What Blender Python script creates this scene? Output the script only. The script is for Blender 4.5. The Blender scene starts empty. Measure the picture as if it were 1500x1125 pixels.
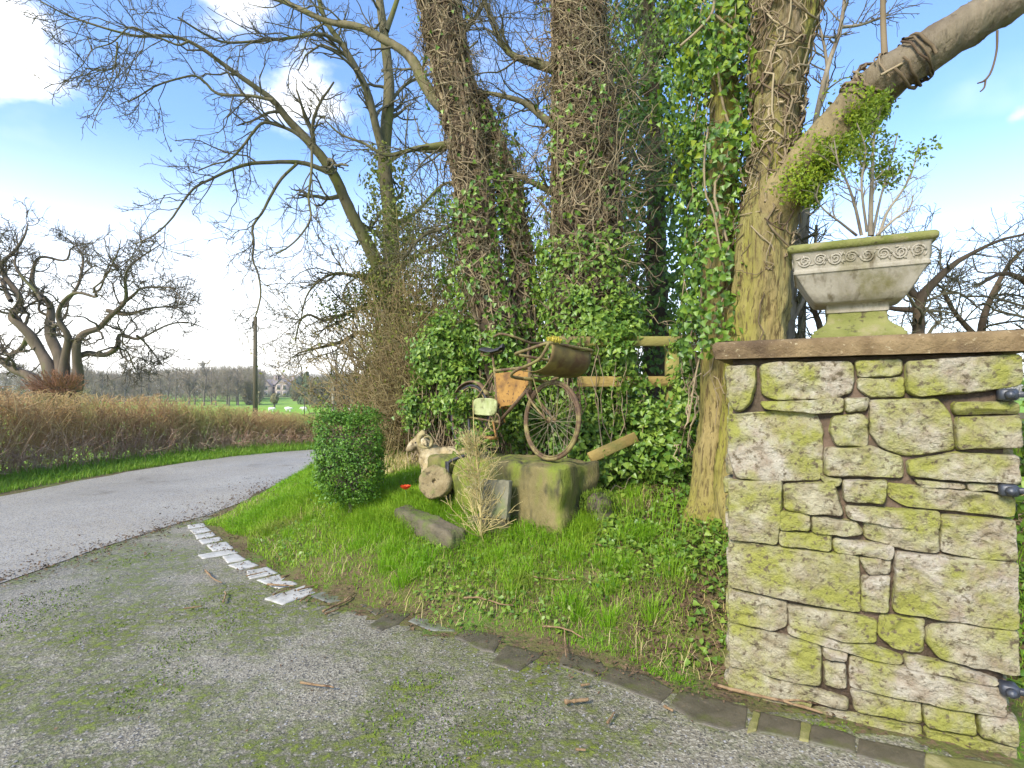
import bpy, math, random
import numpy as np
from mathutils import Vector, Matrix, noise as mnoise

# ------------------------------------------------------------------ basics
scene = bpy.context.scene
C = bpy.data.collections.new("place")
scene.collection.children.link(C)
R_ = math.radians
F_PX, CX, HOR, EYE = 800.0, 750.0, 575.0, 1.5      # photograph: focal length in px, centre column, horizon row, eye height

def at(px, py, Y):
    return np.array([(px - CX) / F_PX * Y, Y, EYE + (HOR - py) / F_PX * Y])

def rng_(s):
    return np.random.default_rng(s)

def unit(v):
    v = np.asarray(v, float)
    return v / (np.linalg.norm(v, axis=-1, keepdims=True) + 1e-9)

class MB:
    """collects vertices and faces and links them as ONE mesh object"""
    def __init__(s):
        s.V, s.A, s.F, s.n = [], [], {}, 0
    def add(s, v, f, var=None):
        v = np.asarray(v, float).reshape(-1, 3)
        f = np.asarray(f, int)
        s.V.append(v)
        if var is None:
            a = np.full(len(v), .5)
        else:
            a = np.broadcast_to(np.asarray(var, float), (len(v),)) if np.ndim(var) == 0 else np.asarray(var, float)
        s.A.append(a)
        s.F.setdefault(f.shape[1], []).append(f + s.n)
        s.n += len(v)
        return s
    def poly(s, v):
        v = np.asarray(v, float)
        return s.add(v, [list(range(len(v)))])
    def box(s, c, h, rz=0, ax=None, bevel=0.0):
        c = np.asarray(c, float)
        if ax is None:
            ax = np.array([[math.cos(rz), math.sin(rz), 0], [-math.sin(rz), math.cos(rz), 0], [0, 0, 1.]])
        ax = np.asarray(ax, float)
        b = min(bevel, min(h) * .6)
        hx, hy, hz = h
        if b <= 0:
            q = [(x, y, z) for z in (-hz, hz) for (x, y) in ((-hx, -hy), (hx, -hy), (hx, hy), (-hx, hy))]
            f = [(3, 2, 1, 0), (4, 5, 6, 7), (0, 1, 5, 4), (1, 2, 6, 5), (2, 3, 7, 6), (3, 0, 4, 7)]
            return s.add(c + np.array(q) @ ax, f)
        def ring(x, y, z, d):
            return [(-x + d, -y, z), (x - d, -y, z), (x, -y + d, z), (x, y - d, z), (x - d, y, z), (-x + d, y, z), (-x, y - d, z), (-x, -y + d, z)]
        q = ring(hx - b, hy - b, -hz, b * .3) + ring(hx, hy, -hz + b, b) + ring(hx, hy, hz - b, b) + ring(hx - b, hy - b, hz, b * .3)
        f = []
        for k in range(3):
            for i in range(8):
                j = (i + 1) % 8
                f.append((k * 8 + i, k * 8 + j, k * 8 + 8 + j, k * 8 + 8 + i))
        q = c + np.array(q) @ ax
        s.add(q, f)
        n0 = s.n - 32
        s.F.setdefault(8, []).append(np.array([[n0 + i for i in range(7, -1, -1)]]))
        s.F.setdefault(8, []).append(np.array([[n0 + 24 + i for i in range(8)]]))
        return s
    def tube(s, pts, r, n=8, cap=True, var=None):
        pts = np.asarray(pts, float)
        r = np.broadcast_to(np.asarray(r, float), (len(pts),))
        s.tubes(pts[None], r[None], n, None if var is None else np.array([var]))
        if cap:
            n0 = s.n - len(pts) * n
            s.F.setdefault(n, []).append(np.array([[n0 + i for i in range(n - 1, -1, -1)]]))
            s.F.setdefault(n, []).append(np.array([[s.n - n + i for i in range(n)]]))
        return s
    def tubes(s, P, Rr, n=4, var=None):
        P = np.asarray(P, float); M, K, _ = P.shape
        if M == 0: return s
        Rr = np.broadcast_to(np.asarray(Rr, float), (M, K))
        T = unit(np.gradient(P, axis=1))
        ref = np.where(np.abs(T[:, 0, 2:3]) > .9, np.array([[1., 0, 0]]), np.array([[0, 0, 1.]]))
        N = ref - (ref * T[:, 0]).sum(1, keepdims=True) * T[:, 0]
        N = unit(N)
        rings = np.empty((M, K, n, 3))
        th = np.arange(n) / n * 2 * np.pi
        c, sn_ = np.cos(th)[None, :, None], np.sin(th)[None, :, None]
        for k in range(K):
            t = T[:, k]
            N = unit(N - (N * t).sum(1, keepdims=True) * t)
            B = np.cross(t, N)
            rings[:, k] = P[:, k][:, None] + Rr[:, k][:, None, None] * (c * N[:, None] + sn_ * B[:, None])
        base = (np.arange(M) * K * n)[:, None, None]
        kk = (np.arange(K - 1) * n)[None, :, None]
        i = np.arange(n)[None, None, :]
        j = (i + 1) % n
        f = np.stack([base + kk + i, base + kk + j, base + kk + n + j, base + kk + n + i], -1).reshape(-1, 4)
        v = None if var is None else np.repeat(np.broadcast_to(np.asarray(var, float), (M,)), K * n)
        return s.add(rings.reshape(-1, 3), f, v)
    def lathe(s, prof, n=24, c=(0, 0, 0), ax=None):
        prof = np.asarray(prof, float)
        th = np.arange(n) / n * 2 * np.pi
        v = np.stack([prof[:, None, 0] * np.cos(th), prof[:, None, 0] * np.sin(th), np.broadcast_to(prof[:, None, 1], (len(prof), n))], -1).reshape(-1, 3)
        if ax is not None: v = v @ np.asarray(ax, float)
        f = [(k * n + i, k * n + (i + 1) % n, k * n + n + (i + 1) % n, k * n + n + i) for k in range(len(prof) - 1) for i in range(n)]
        return s.add(v + np.asarray(c, float), f)
    def mesh(s, name, origin=(0, 0, 0), smooth=True):
        me = bpy.data.meshes.new(name)
        V = np.concatenate(s.V) - np.asarray(origin, float)
        me.vertices.add(len(V)); me.vertices.foreach_set('co', V.astype(np.float32).ravel())
        lv, ls, o = [], [], 0
        for k, fl in s.F.items():
            f = np.concatenate(fl)
            lv.append(f.ravel()); ls.append(o + np.arange(len(f)) * k); o += f.size
        lv, ls = np.concatenate(lv), np.concatenate(ls)
        me.loops.add(len(lv)); me.loops.foreach_set('vertex_index', lv.astype(np.int32))
        me.polygons.add(len(ls)); me.polygons.foreach_set('loop_start', ls.astype(np.int32))
        if smooth: me.polygons.foreach_set('use_smooth', np.ones(len(ls), bool))
        me.update(calc_edges=True)
        a = me.attributes.new('var', 'FLOAT', 'POINT')
        a.data.foreach_set('value', np.concatenate(s.A).astype(np.float32))
        return me
    def build(s, name, mat, parent=None, origin=(0, 0, 0), smooth=True):
        o = bpy.data.objects.new(name, s.mesh(name, origin, smooth))
        C.objects.link(o)
        if mat: o.data.materials.append(mat)
        if parent is not None: o.parent = parent
        elif tuple(origin) != (0, 0, 0): o.location = origin
        return o

def tag(o, label=None, cat=None, group=None, kind=None):
    if label: o['label'] = label
    if cat: o['category'] = cat
    if group: o['group'] = group
    if kind: o['kind'] = kind
    return o

def thing(name, label, cat, loc=(0, 0, 0), rz=0, group=None):
    o = bpy.data.objects.new(name, None)
    o.empty_display_size = .1
    C.objects.link(o)
    o.location = loc; o.rotation_euler = (0, 0, rz)
    return tag(o, label, cat, group)

def copy_thing(root, loc, rz, label, sc=1.0):
    r = root.copy(); C.objects.link(r)
    r.location = loc; r.rotation_euler = (0, 0, rz); r.scale = (sc, sc, sc); r['label'] = label
    for ch in list(root.children):
        c = ch.copy(); C.objects.link(c); c.parent = r
        for g in ch.children:
            d = g.copy(); C.objects.link(d); d.parent = c
    return r

def structure(name, mb, mat, smooth=True):
    return tag(mb.build(name, mat, smooth=smooth), kind='structure')

# ------------------------------------------------------------------ curves, branches, leaves
def resample(pts, n, vals=None):
    """Catmull-Rom through pts, n samples evenly spread"""
    pts = np.asarray(pts, float)
    if vals is not None: pts = np.concatenate([pts, np.asarray(vals, float).reshape(len(pts), -1)], 1)
    p = np.concatenate([2 * pts[:1] - pts[1:2], pts, 2 * pts[-1:] - pts[-2:-1]])
    d = np.concatenate([[0], np.cumsum(np.linalg.norm(np.diff(pts[:, :3], axis=0), axis=1))])
    u = np.linspace(0, d[-1], n)
    k = np.clip(np.searchsorted(d, u, 'right') - 1, 0, len(pts) - 2)
    t = ((u - d[k]) / np.maximum(d[k + 1] - d[k], 1e-9))[:, None]
    a, b, c, e = p[k], p[k + 1], p[k + 2], p[k + 3]
    q = .5 * ((2 * b) + (-a + c) * t + (2 * a - 5 * b + 4 * c - e) * t ** 2 + (-a + 3 * b - 3 * c + e) * t ** 3)
    if vals is None: return q
    return q[:, :3], q[:, 3:]

def trace(rows, Y, n=24, Yend=None):
    """rows of (column, row, width in px) seen in the photograph, standing at depth Y (to Yend)"""
    m = len(rows)
    ys = np.linspace(Y, Yend if Yend is not None else Y, m)
    P = np.array([at(r[0], r[1], y) for r, y in zip(rows, ys)])
    rad = np.array([max(r[2], 1.0) / 2 / F_PX * y for r, y in zip(rows, ys)])
    q, v = resample(P, n, rad)
    return q, np.maximum(v[:, 0], .003)

def sn(P, f, seed):
    """cheap smooth noise, about -1..1"""
    g = rng_(seed)
    o = np.zeros(P.shape[:-1])
    for k in range(5):
        d = unit(g.normal(size=3)) * f * (.6 + .9 * g.random())
        o += np.sin(P @ d + g.random() * 6.28)
    return o / 3.0

def trunk_mesh(mb, P, Rr, n=28, ridge=.05, lump=.06, seed=1, rows=None, var=None):
    """a trunk or limb with furrowed, uneven bark"""
    rows = rows or max(20, int(len(P) * 3))
    P, v = resample(P, rows, Rr); Rr = v[:, 0]
    T = unit(np.gradient(P, axis=0))
    N = unit(np.cross(T[0], [0.3, 1, .1])); rings = []
    th = np.arange(n) / n * 2 * np.pi
    for k in range(rows):
        N = unit(N - (N @ T[k]) * T[k]); B = np.cross(T[k], N)
        d = np.cos(th)[:, None] * N + np.sin(th)[:, None] * B
        q = P[k] + d * Rr[k]
        qs = np.stack([q[:, 0] * 5, q[:, 1] * 5, q[:, 2]], 1); qs = qs + .25 * sn(q, 8, seed + 9)[:, None]
        r = Rr[k] * (1 + lump * sn(q, 9, seed) + ridge * (.8 - 2.2 * np.abs(sn(qs, 9, seed + 1))) + ridge * .5 * (.6 - 1.6 * np.abs(sn(qs, 24, seed + 2))))
        rings.append(P[k] + d * r[:, None])
    v = np.concatenate(rings)
    f = [(k * n + i, k * n + (i + 1) % n, k * n + n + (i + 1) % n, k * n + n + i) for k in range(rows - 1) for i in range(n)]
    mb.add(v, f, None if var is None else np.repeat(np.interp(np.linspace(0, 1, rows), var[0], var[1]), n))
    mb.F.setdefault(n, []).append(np.array([[mb.n - n + i for i in range(n)]]))
    return mb

def grow(P, Rr, cnt, rng, L, K=6, t=(.2, 1.), ang=(.5, 1.1), wig=.25, up=.0, rf=.6, rmin=.0015, tip=.35, lt=.5):
    """children branches on a batch of parent branches"""
    M, k, _ = P.shape
    idx = np.repeat(np.arange(M), cnt)
    n = len(idx)
    tt = rng.uniform(t[0], t[1], n)
    u = tt * (k - 1); i0 = np.minimum(u.astype(int), k - 2); w = (u - i0)[:, None]
    p0, p1 = P[idx, i0], P[idx, i0 + 1]
    pos = p0 * (1 - w) + p1 * w
    tan = unit(p1 - p0)
    rad = Rr[idx, i0] * (1 - w[:, 0]) + Rr[idx, i0 + 1] * w[:, 0]
    q = rng.normal(size=(n, 3)); q = unit(q - (q * tan).sum(1, keepdims=True) * tan)
    a = rng.uniform(ang[0], ang[1], n)[:, None]
    d = np.cos(a) * tan + np.sin(a) * q
    ln = rng.uniform(L[0], L[1], n) * (1 - lt * tt)
    out = np.empty((n, K, 3)); out[:, 0] = pos
    st = (ln / (K - 1))[:, None]
    for j in range(1, K):
        d = unit(d + wig * rng.normal(size=(n, 3)) + np.array([0, 0, up]))
        out[:, j] = out[:, j - 1] + d * st
    r0 = np.maximum(rad * rf, rmin * 1.2)
    rr = r0[:, None] * np.linspace(1, tip, K)[None]
    return out, np.maximum(rr, rmin)

def stack(limbs, K=14):
    P, Q = [], []
    for p, r in limbs:
        a, b = resample(p, K, r); P.append(a); Q.append(b[:, 0])
    return np.array(P), np.array(Q)

LEAF = {
    'ivy': (np.array([(0, 0), (.5, .12), (.34, .5), (0, 1.), (-.34, .5), (-.5, .12)]), [(0, 1, 2, 3), (0, 3, 4, 5)]),
    'oval': (np.array([(0, 0), (.3, .4), (0, 1.), (-.3, .4)]), [(0, 1, 2, 3)]),
}
def leaves(mb, P, N, S, rng, kind='ivy', hang=.6, var=None, fold=.18):
    P = np.asarray(P); n = len(P)
    if n == 0: return
    N = unit(N)
    D = unit(rng.normal(size=(n, 3))) + np.array([0, 0, -hang * 1.6])
    D = unit(D - (D * N).sum(1, keepdims=True) * N)
    W = np.cross(N, D)
    sh, fc = LEAF[kind]
    m = len(sh)
    S = np.broadcast_to(S, (n,))[:, None, None]
    x, y = sh[:, 0][None, :, None], sh[:, 1][None, :, None]
    lift = (np.abs(sh[:, 0]) * fold * 2 - .25 * sh[:, 1] ** 2)[None, :, None]
    v = P[:, None] + S * (x * W[:, None] + y * D[:, None] + lift * N[:, None])
    f = (np.arange(n) * m)[:, None, None] + np.array(fc)[None]
    if var is None: var = rng.random(n)
    mb.add(v.reshape(-1, 3), f.reshape(-1, len(fc[0])), np.repeat(var, m))

def blades(mb, P, H, W, rng, bend=.5, var=None, lean=None):
    n = len(P)
    a = rng.uniform(0, 2 * np.pi, n)
    side = np.stack([np.cos(a), np.sin(a), 0 * a], 1)
    d = np.stack([-np.sin(a), np.cos(a), 0 * a], 1) * (rng.uniform(.1, 1, n) * bend)[:, None]
    if lean is not None: d = d + lean
    H = H[:, None]; W = W[:, None]
    up = np.array([0, 0, 1.])
    m = P + (up * .6 + d * .35) * H
    t = P + (up * (1 - .25 * np.linalg.norm(d, axis=1, keepdims=True)) + d) * H
    v = np.stack([P - side * W, P + side * W, m + side * W * .75, m - side * W * .75, t], 1)
    b = (np.arange(n) * 5)[:, None]
    var = rng.random(n) if var is None else var
    n0 = mb.n
    mb.add(v.reshape(-1, 3), b + np.array([[0, 1, 2, 3]]), np.repeat(var, 5))
    mb.F.setdefault(3, []).append(n0 + b + np.array([[3, 2, 4]]))

def ball(rng, n, c, r, shell=.45):
    d = unit(rng.normal(size=(n, 3)))
    k = (shell + (1 - shell) * rng.random(n)) ** .7
    return np.asarray(c) + d * k[:, None] * np.asarray(r), d

# ------------------------------------------------------------------ materials
def mk(name, c1, c2, scale=8., rough=.8, bump=.0, bscale=None, stretch=(1, 1, 1), c3=None, s3=2., t3=(.5, .65), var=None, transl=0.,
       spec=.3, detail=6., metallic=0., bdist=.01, lo=.35, hi=.65, c4=None, s4=30., t4=(.6, .7), rough2=None):
    m = bpy.data.materials.new(name); m.use_nodes = True
    nt = m.node_tree; N = nt.nodes; L = nt.links
    b = N['Principled BSDF']
    tc = N.new('ShaderNodeTexCoord'); mp = N.new('ShaderNodeMapping')
    mp.inputs['Scale'].default_value = stretch
    L.new(tc.outputs['Object'], mp.inputs['Vector'])
    def ramp(sc, a, z, det=detail, off=0.):
        t = N.new('ShaderNodeTexNoise'); t.inputs['Scale'].default_value = sc; t.inputs['Detail'].default_value = det
        t.inputs['Roughness'].default_value = .6
        if off:
            m2 = N.new('ShaderNodeMapping'); m2.inputs['Location'].default_value = (off, off * .7, off * 1.3)
            L.new(mp.outputs[0], m2.inputs[0]); L.new(m2.outputs[0], t.inputs['Vector'])
        else: L.new(mp.outputs[0], t.inputs['Vector'])
        r = N.new('ShaderNodeMapRange'); r.inputs['From Min'].default_value = a; r.inputs['From Max'].default_value = z
        L.new(t.outputs['Fac'], r.inputs['Value'])
        return r.outputs[0], t
    def mix(f, a, z):
        x = N.new('ShaderNodeMix'); x.data_type = 'RGBA'
        if isinstance(f, float): x.inputs['Factor'].default_value = f
        else: L.new(f, x.inputs['Factor'])
        for s, k in ((a, 'A'), (z, 'B')):
            i = [q for q in x.inputs if q.name == k and q.type == 'RGBA'][0]
            if isinstance(s, tuple): i.default_value = (*s, 1)
            else: L.new(s, i)
        return [q for q in x.outputs if q.type == 'RGBA'][0]
    f, t0 = ramp(scale, lo, hi)
    if var is not None:
        at_ = N.new('ShaderNodeAttribute'); at_.attribute_name = 'var'
        col = mix(f, mix(at_.outputs['Fac'], c1, var[0]), mix(at_.outputs['Fac'], c2, var[1] if len(var) > 1 else var[0]))
    else: col = mix(f, c1, c2)
    if c3 is not None:
        f3, _ = ramp(s3, t3[0], t3[1], off=7.3); col = mix(f3, col, c3)
    if c4 is not None:
        f4, _ = ramp(s4, t4[0], t4[1], off=3.1, det=3.); col = mix(f4, col, c4)
    L.new(col, b.inputs['Base Color'])
    b.inputs['Roughness'].default_value = rough
    b.inputs['Metallic'].default_value = metallic
    b.inputs['Specular IOR Level'].default_value = spec
    if rough2 is not None:
        fr, _ = ramp(1.1, .4, .6, off=1.7)
        q = N.new('ShaderNodeMapRange'); q.inputs['To Min'].default_value = rough; q.inputs['To Max'].default_value = rough2
        L.new(fr, q.inputs['Value']); L.new(q.outputs[0], b.inputs['Roughness'])
    if bump:
        tb = N.new('ShaderNodeTexNoise'); tb.inputs['Scale'].default_value = bscale or scale * 3; tb.inputs['Detail'].default_value = 8
        tb.inputs['Roughness'].default_value = .65
        L.new(mp.outputs[0], tb.inputs['Vector'])
        bp = N.new('ShaderNodeBump'); bp.inputs['Strength'].default_value = bump; bp.inputs['Distance'].default_value = bdist
        L.new(tb.outputs['Fac'], bp.inputs['Height']); L.new(bp.outputs[0], b.inputs['Normal'])
    if transl > 0:
        tr = N.new('ShaderNodeBsdfTranslucent'); L.new(col, tr.inputs['Color'])
        ms = N.new('ShaderNodeMixShader'); ms.inputs[0].default_value = transl
        L.new(b.outputs[0], ms.inputs[1]); L.new(tr.outputs[0], ms.inputs[2]); L.new(ms.outputs[0], N['Material Output'].inputs['Surface'])
    m['nodes_mix'] = 1
    return m

M = {}
M['grass'] = mk('grass_blade', (.16, .36, .01), (.215, .43, .014), 1.3, .6, var=((.27, .49, .02), (.36, .50, .04)), transl=.42, c3=(.30, .27, .07), s3=1.1, t3=(.60, .78))
M['verge'] = mk('verge_grass', (.13, .29, .014), (.18, .36, .02), 1.3, .6, var=((.24, .40, .03), (.30, .40, .06)), transl=.4)
M['bank'] = mk('bank_soil', (.10, .065, .035), (.13, .14, .03), 5, .95, 1., 30, c3=(.10, .17, .02), s3=3.2, t3=(.52, .66), c4=(.17, .11, .06), s4=40, t4=(.52, .62), bdist=.03)
M['field'] = mk('field_grass', (.20, .36, .04), (.25, .40, .05), .05, .95, .3, 4, c3=(.23, .33, .08), s3=.02, t3=(.5, .7), spec=.05)
M['soil'] = mk('soil', (.10, .06, .04), (.16, .10, .065), 12, .95, .8, 40, spec=.1, bdist=.02)
M['bark_green'] = mk('mossy_bark', (.26, .20, .075), (.38, .30, .125), 9, .95, 1., 22, (1, 1, .16), c3=(.26, .24, .045), s3=2.6, t3=(.46, .66), bdist=.05, c4=(.13, .095, .04), s4=55, t4=(.52, .62), var=((.17, .125, .075), (.26, .20, .125)), spec=.1)
M['bark_ash'] = mk('ash_bark', (.12, .105, .055), (.185, .155, .09), 9, .95, .9, 34, (1, 1, .4), c3=(.13, .135, .035), s3=2.5, t3=(.48, .64), c4=(.06, .05, .03), s4=18, t4=(.58, .7), spec=.1)
M['bark_grey'] = mk('grey_bark', (.24, .20, .14), (.34, .28, .19), 10, .9, 1., 30, (1, 1, .25), c3=(.12, .09, .06), s3=5, t3=(.5, .65), bdist=.02)
M['bark_dark'] = mk('dark_bark', (.075, .055, .035), (.12, .085, .05), 14, .95, .8, 40, (1, 1, .3))
M['bark_oak'] = mk('oak_bark', (.09, .07, .045), (.155, .115, .08), 4, .95, .6, 16, (1, 1, .4), c3=(.12, .13, .04), s3=1.2, t3=(.55, .7))
M['twig'] = mk('twig', (.075, .065, .04), (.13, .11, .07), 3, .9, var=((.11, .105, .045), (.14, .12, .07)))
M['twig_oak'] = mk('oak_twig', (.085, .065, .042), (.12, .095, .062), 2, .9)
M['vine'] = mk('dead_ivy_vine', (.075, .048, .03), (.12, .08, .048), 5, .9, var=((.34, .265, .15), (.42, .335, .205)), spec=.15)
M['ivy'] = mk('ivy_leaf', (.042, .10, .013), (.075, .165, .02), 6, .4, var=((.15, .27, .028), (.24, .34, .035)), transl=.22, spec=.4)
M['ivy_light'] = mk('light_ivy_leaf', (.06, .145, .018), (.11, .22, .028), 6, .38, var=((.20, .33, .045), (.30, .39, .055)), transl=.28, spec=.4)
M['privet'] = mk('bright_leaf', (.14, .24, .012), (.20, .30, .015), 4, .5, var=((.28, .36, .02), (.34, .38, .03)), transl=.4)
M['olive_leaf'] = mk('olive_leaf', (.11, .14, .02), (.16, .19, .03), 3, .6, var=((.22, .25, .03), (.28, .26, .05)), transl=.3)
M['holly'] = mk('holly_leaf', (.06, .10, .015), (.10, .14, .02), 4, .5, var=((.16, .22, .03), (.24, .24, .045)), transl=.25)
M['box'] = mk('box_leaf', (.05, .135, .014), (.075, .18, .018), 9, .45, var=((.12, .26, .025), (.19, .33, .03)), transl=.2, spec=.4)
M['hedge'] = mk('hedge_twig', (.31, .165, .075), (.42, .255, .115), .9, .9, var=((.60, .42, .20), (.50, .37, .14)), c3=(.33, .31, .09), s3=.7, t3=(.5, .66))
M['hedge_red'] = mk('dead_stalk', (.30, .15, .10), (.38, .22, .145), .9, .9, var=((.46, .32, .21), (.50, .38, .24)))
M['thicket'] = mk('thicket_twig', (.17, .12, .055), (.24, .175, .075), 1.5, .9, var=((.26, .225, .075), (.34, .25, .13)))
M['straw'] = mk('dry_straw', (.46, .36, .12), (.56, .45, .19), 3, .85, var=((.62, .53, .30), (.52, .41, .15)), transl=.2)
M['burr'] = mk('reddish_shoots', (.22, .11, .06), (.30, .15, .08), 3, .9)
M['litter'] = mk('leaf_litter', (.075, .042, .022), (.13, .08, .042), 20, .85, var=((.19, .125, .065), (.08, .05, .03)))
M['stick'] = mk('fallen_stick', (.20, .125, .06), (.30, .20, .105), 30, .9, .8, 80, c3=(.10, .055, .03), s3=25, t3=(.55, .65))
M['stone_a'] = mk('wall_stone', (.26, .215, .125), (.45, .405, .26), 13, .95, 1., 40, c3=(.30, .295, .07), s3=5.5, t3=(.41, .60), c4=(.14, .11, .065), s4=38, t4=(.55, .68), var=((.33, .255, .18), (.50, .455, .36)), bdist=.03, detail=9., spec=.15)
M['mortar'] = mk('mortar', (.10, .07, .045), (.19, .13, .09), 14, .95, 1., 60, c3=(.06, .05, .03), s3=5, t3=(.5, .65), bdist=.015)
M['coping'] = mk('coping_stone', (.16, .105, .05), (.27, .19, .095), 9, .95, 1., 50, c3=(.10, .065, .035), s3=3.5, t3=(.52, .68), c4=(.42, .34, .20), s4=40, t4=(.62, .72), bdist=.015)
M['urn'] = mk('cast_stone', (.265, .23, .17), (.37, .33, .255), 7, .95, .8, 60, (1, 1, .45), c3=(.17, .15, .065), s3=6, c4=(.13, .105, .06), s4=16, t4=(.58, .72), t3=(.54, .72), bdist=.006)
M['urn_moss'] = mk('mossy_cast_stone', (.14, .15, .035), (.22, .215, .07), 8, .95, .9, 60, c3=(.27, .225, .12), s3=9, t3=(.50, .66), c4=(.075, .06, .03), s4=26, t4=(.6, .7), bdist=.008)
M['plinth'] = mk('mossy_trough_stone', (.13, .115, .04), (.225, .18, .075), 5, .95, 1., 40, (1, 1, .4), c3=(.17, .20, .028), s3=3.4, t3=(.45, .60), c4=(.06, .055, .03), s4=6, t4=(.54, .68), bdist=.02)
M['slate'] = mk('grey_slab_stone', (.15, .14, .09), (.225, .21, .14), 6, .9, .6, 50, c3=(.18, .20, .08), s3=5, t3=(.5, .65))
M['dark_stone'] = mk('dark_mossy_stone', (.10, .085, .055), (.17, .14, .085), 7, .95, .9, 40, c3=(.12, .16, .03), s3=4, t3=(.5, .65), bdist=.02)
M['mill'] = mk('millstone_grit', (.20, .15, .07), (.32, .25, .13), 10, .95, 1., 50, c3=(.20, .19, .07), s3=9, t3=(.48, .62), c4=(.09, .07, .035), s4=22, t4=(.55, .68), bdist=.02)
M['ram'] = mk('weathered_cast_ram', (.36, .27, .12), (.50, .42, .27), 9, .9, .4, 60, c3=(.17, .12, .05), s3=5.5, t3=(.46, .62), c4=(.10, .075, .04), s4=20, t4=(.58, .7))
M['horn'] = mk('ram_horn', (.28, .22, .09), (.40, .33, .16), 16, .8, .8, 40)
M['rust'] = mk('rusty_metal', (.075, .045, .025), (.14, .085, .042), 30, .8, .5, 120, c3=(.24, .20, .07), s3=9, t3=(.48, .64), spec=.4, bdist=.003)
M['rust_pale'] = mk('pale_spoke', (.20, .15, .09), (.30, .25, .16), 30, .6, spec=.5)
M['sheet'] = mk('rusty_olive_sheet', (.145, .10, .04), (.24, .175, .05), 9, .6, .3, 60, c3=(.12, .065, .03), s3=7, t3=(.5, .65), spec=.4, bdist=.003)
M['panel'] = mk('ochre_painted_panel', (.27, .145, .04), (.36, .20, .055), 5, .75, .4, 50, c3=(.16, .085, .035), s3=7, t3=(.50, .68), c4=(.10, .055, .03), s4=30, t4=(.58, .66), spec=.15)
M['guard'] = mk('pale_green_paint', (.28, .31, .12), (.40, .42, .21), 14, .75, .4, 60, c3=(.15, .14, .06), s3=12, t3=(.50, .66), spec=.15)
M['black'] = mk('weathered_black', (.018, .018, .02), (.04, .036, .035), 20, .55, .3, 80, spec=.4)
M['yellow'] = mk('yellow_lichen', (.52, .42, .05), (.62, .52, .10), 20, .9, .4, 60)
M['timber'] = mk('lichened_timber', (.25, .175, .05), (.36, .26, .085), 6, .9, 1., 30, (.3, 1, 1), c3=(.20, .18, .05), s3=3, t3=(.5, .65), c4=(.16, .09, .05), s4=9, t4=(.64, .74))
M['timber_old'] = mk('mossy_timber', (.21, .19, .045), (.31, .265, .085), 6, .9, .8, 30, (.4, 1, 1), c3=(.14, .10, .05), s3=4, t3=(.52, .66))
M['pole'] = mk('tarred_pole', (.075, .062, .04), (.115, .095, .06), 9, .9, .4, 30, (1, 1, .1))
M['wire'] = mk('wire', (.12, .12, .12), (.16, .16, .16), 9, .6)
M['iron'] = mk('black_iron', (.022, .025, .032), (.05, .055, .066), 30, .42, .5, 90, spec=.6, bdist=.003)
M['poppy'] = mk('red_poppy', (.62, .05, .012), (.75, .10, .02), 30, .7, transl=.3)
M['stem'] = mk('green_stem', (.10, .2, .03), (.14, .26, .04), 9, .7)
M['wool'] = mk('sheep_wool', (.62, .58, .48), (.72, .68, .6), 6, .95, .4, 20)
M['sett_pale'] = mk('pale_wet_sett', (.38, .36, .31), (.50, .475, .42), 9, .55, .8, 70, c3=(.28, .26, .20), s3=7, t3=(.54, .70), c4=(.15, .14, .07), s4=26, t4=(.66, .74), spec=.6, bdist=.006)
M['flag'] = mk('dark_wet_flag', (.07, .06, .038), (.12, .10, .065), 9, .42, .8, 50, c3=(.095, .10, .03), s3=5, t3=(.54, .68), c4=(.17, .13, .08), s4=25, t4=(.62, .72), spec=.5, bdist=.008)
M['flag_grey'] = mk('grey_wet_flag', (.13, .125, .10), (.19, .185, .15), 7, .6, .5, 60, c3=(.12, .13, .06), s3=4, t3=(.5, .66), spec=.5, bdist=.006)
M['flag_moss'] = mk('mossy_flag', (.14, .14, .035), (.21, .19, .06), 9, .9, .8, 50, c3=(.33, .29, .13), s3=7, t3=(.52, .66), bdist=.01)
M['moss'] = mk('moss', (.10, .17, .012), (.17, .25, .02), 18, .95, 1., 90, bdist=.015)
M['house'] = mk('house_stone', (.24, .19, .155), (.31, .25, .205), .9, .9)
M['house_roof'] = mk('house_roof', (.22, .18, .16), (.28, .23, .2), .9, .9)
M['house_trim'] = mk('house_trim', (.52, .45, .36), (.58, .5, .4), .9, .9)
M['glass'] = mk('dark_window', (.03, .035, .04), (.05, .05, .06), 2, .15, spec=.5)
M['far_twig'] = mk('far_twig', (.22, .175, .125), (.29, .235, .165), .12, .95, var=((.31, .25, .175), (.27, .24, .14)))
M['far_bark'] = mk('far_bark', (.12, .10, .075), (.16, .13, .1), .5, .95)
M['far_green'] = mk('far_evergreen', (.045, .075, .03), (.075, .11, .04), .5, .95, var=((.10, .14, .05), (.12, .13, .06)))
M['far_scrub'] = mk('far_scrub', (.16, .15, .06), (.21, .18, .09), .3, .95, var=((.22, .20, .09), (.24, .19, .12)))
M['pale_track'] = mk('pale_track', (.48, .42, .34), (.56, .5, .42), .3, .95)

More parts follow.
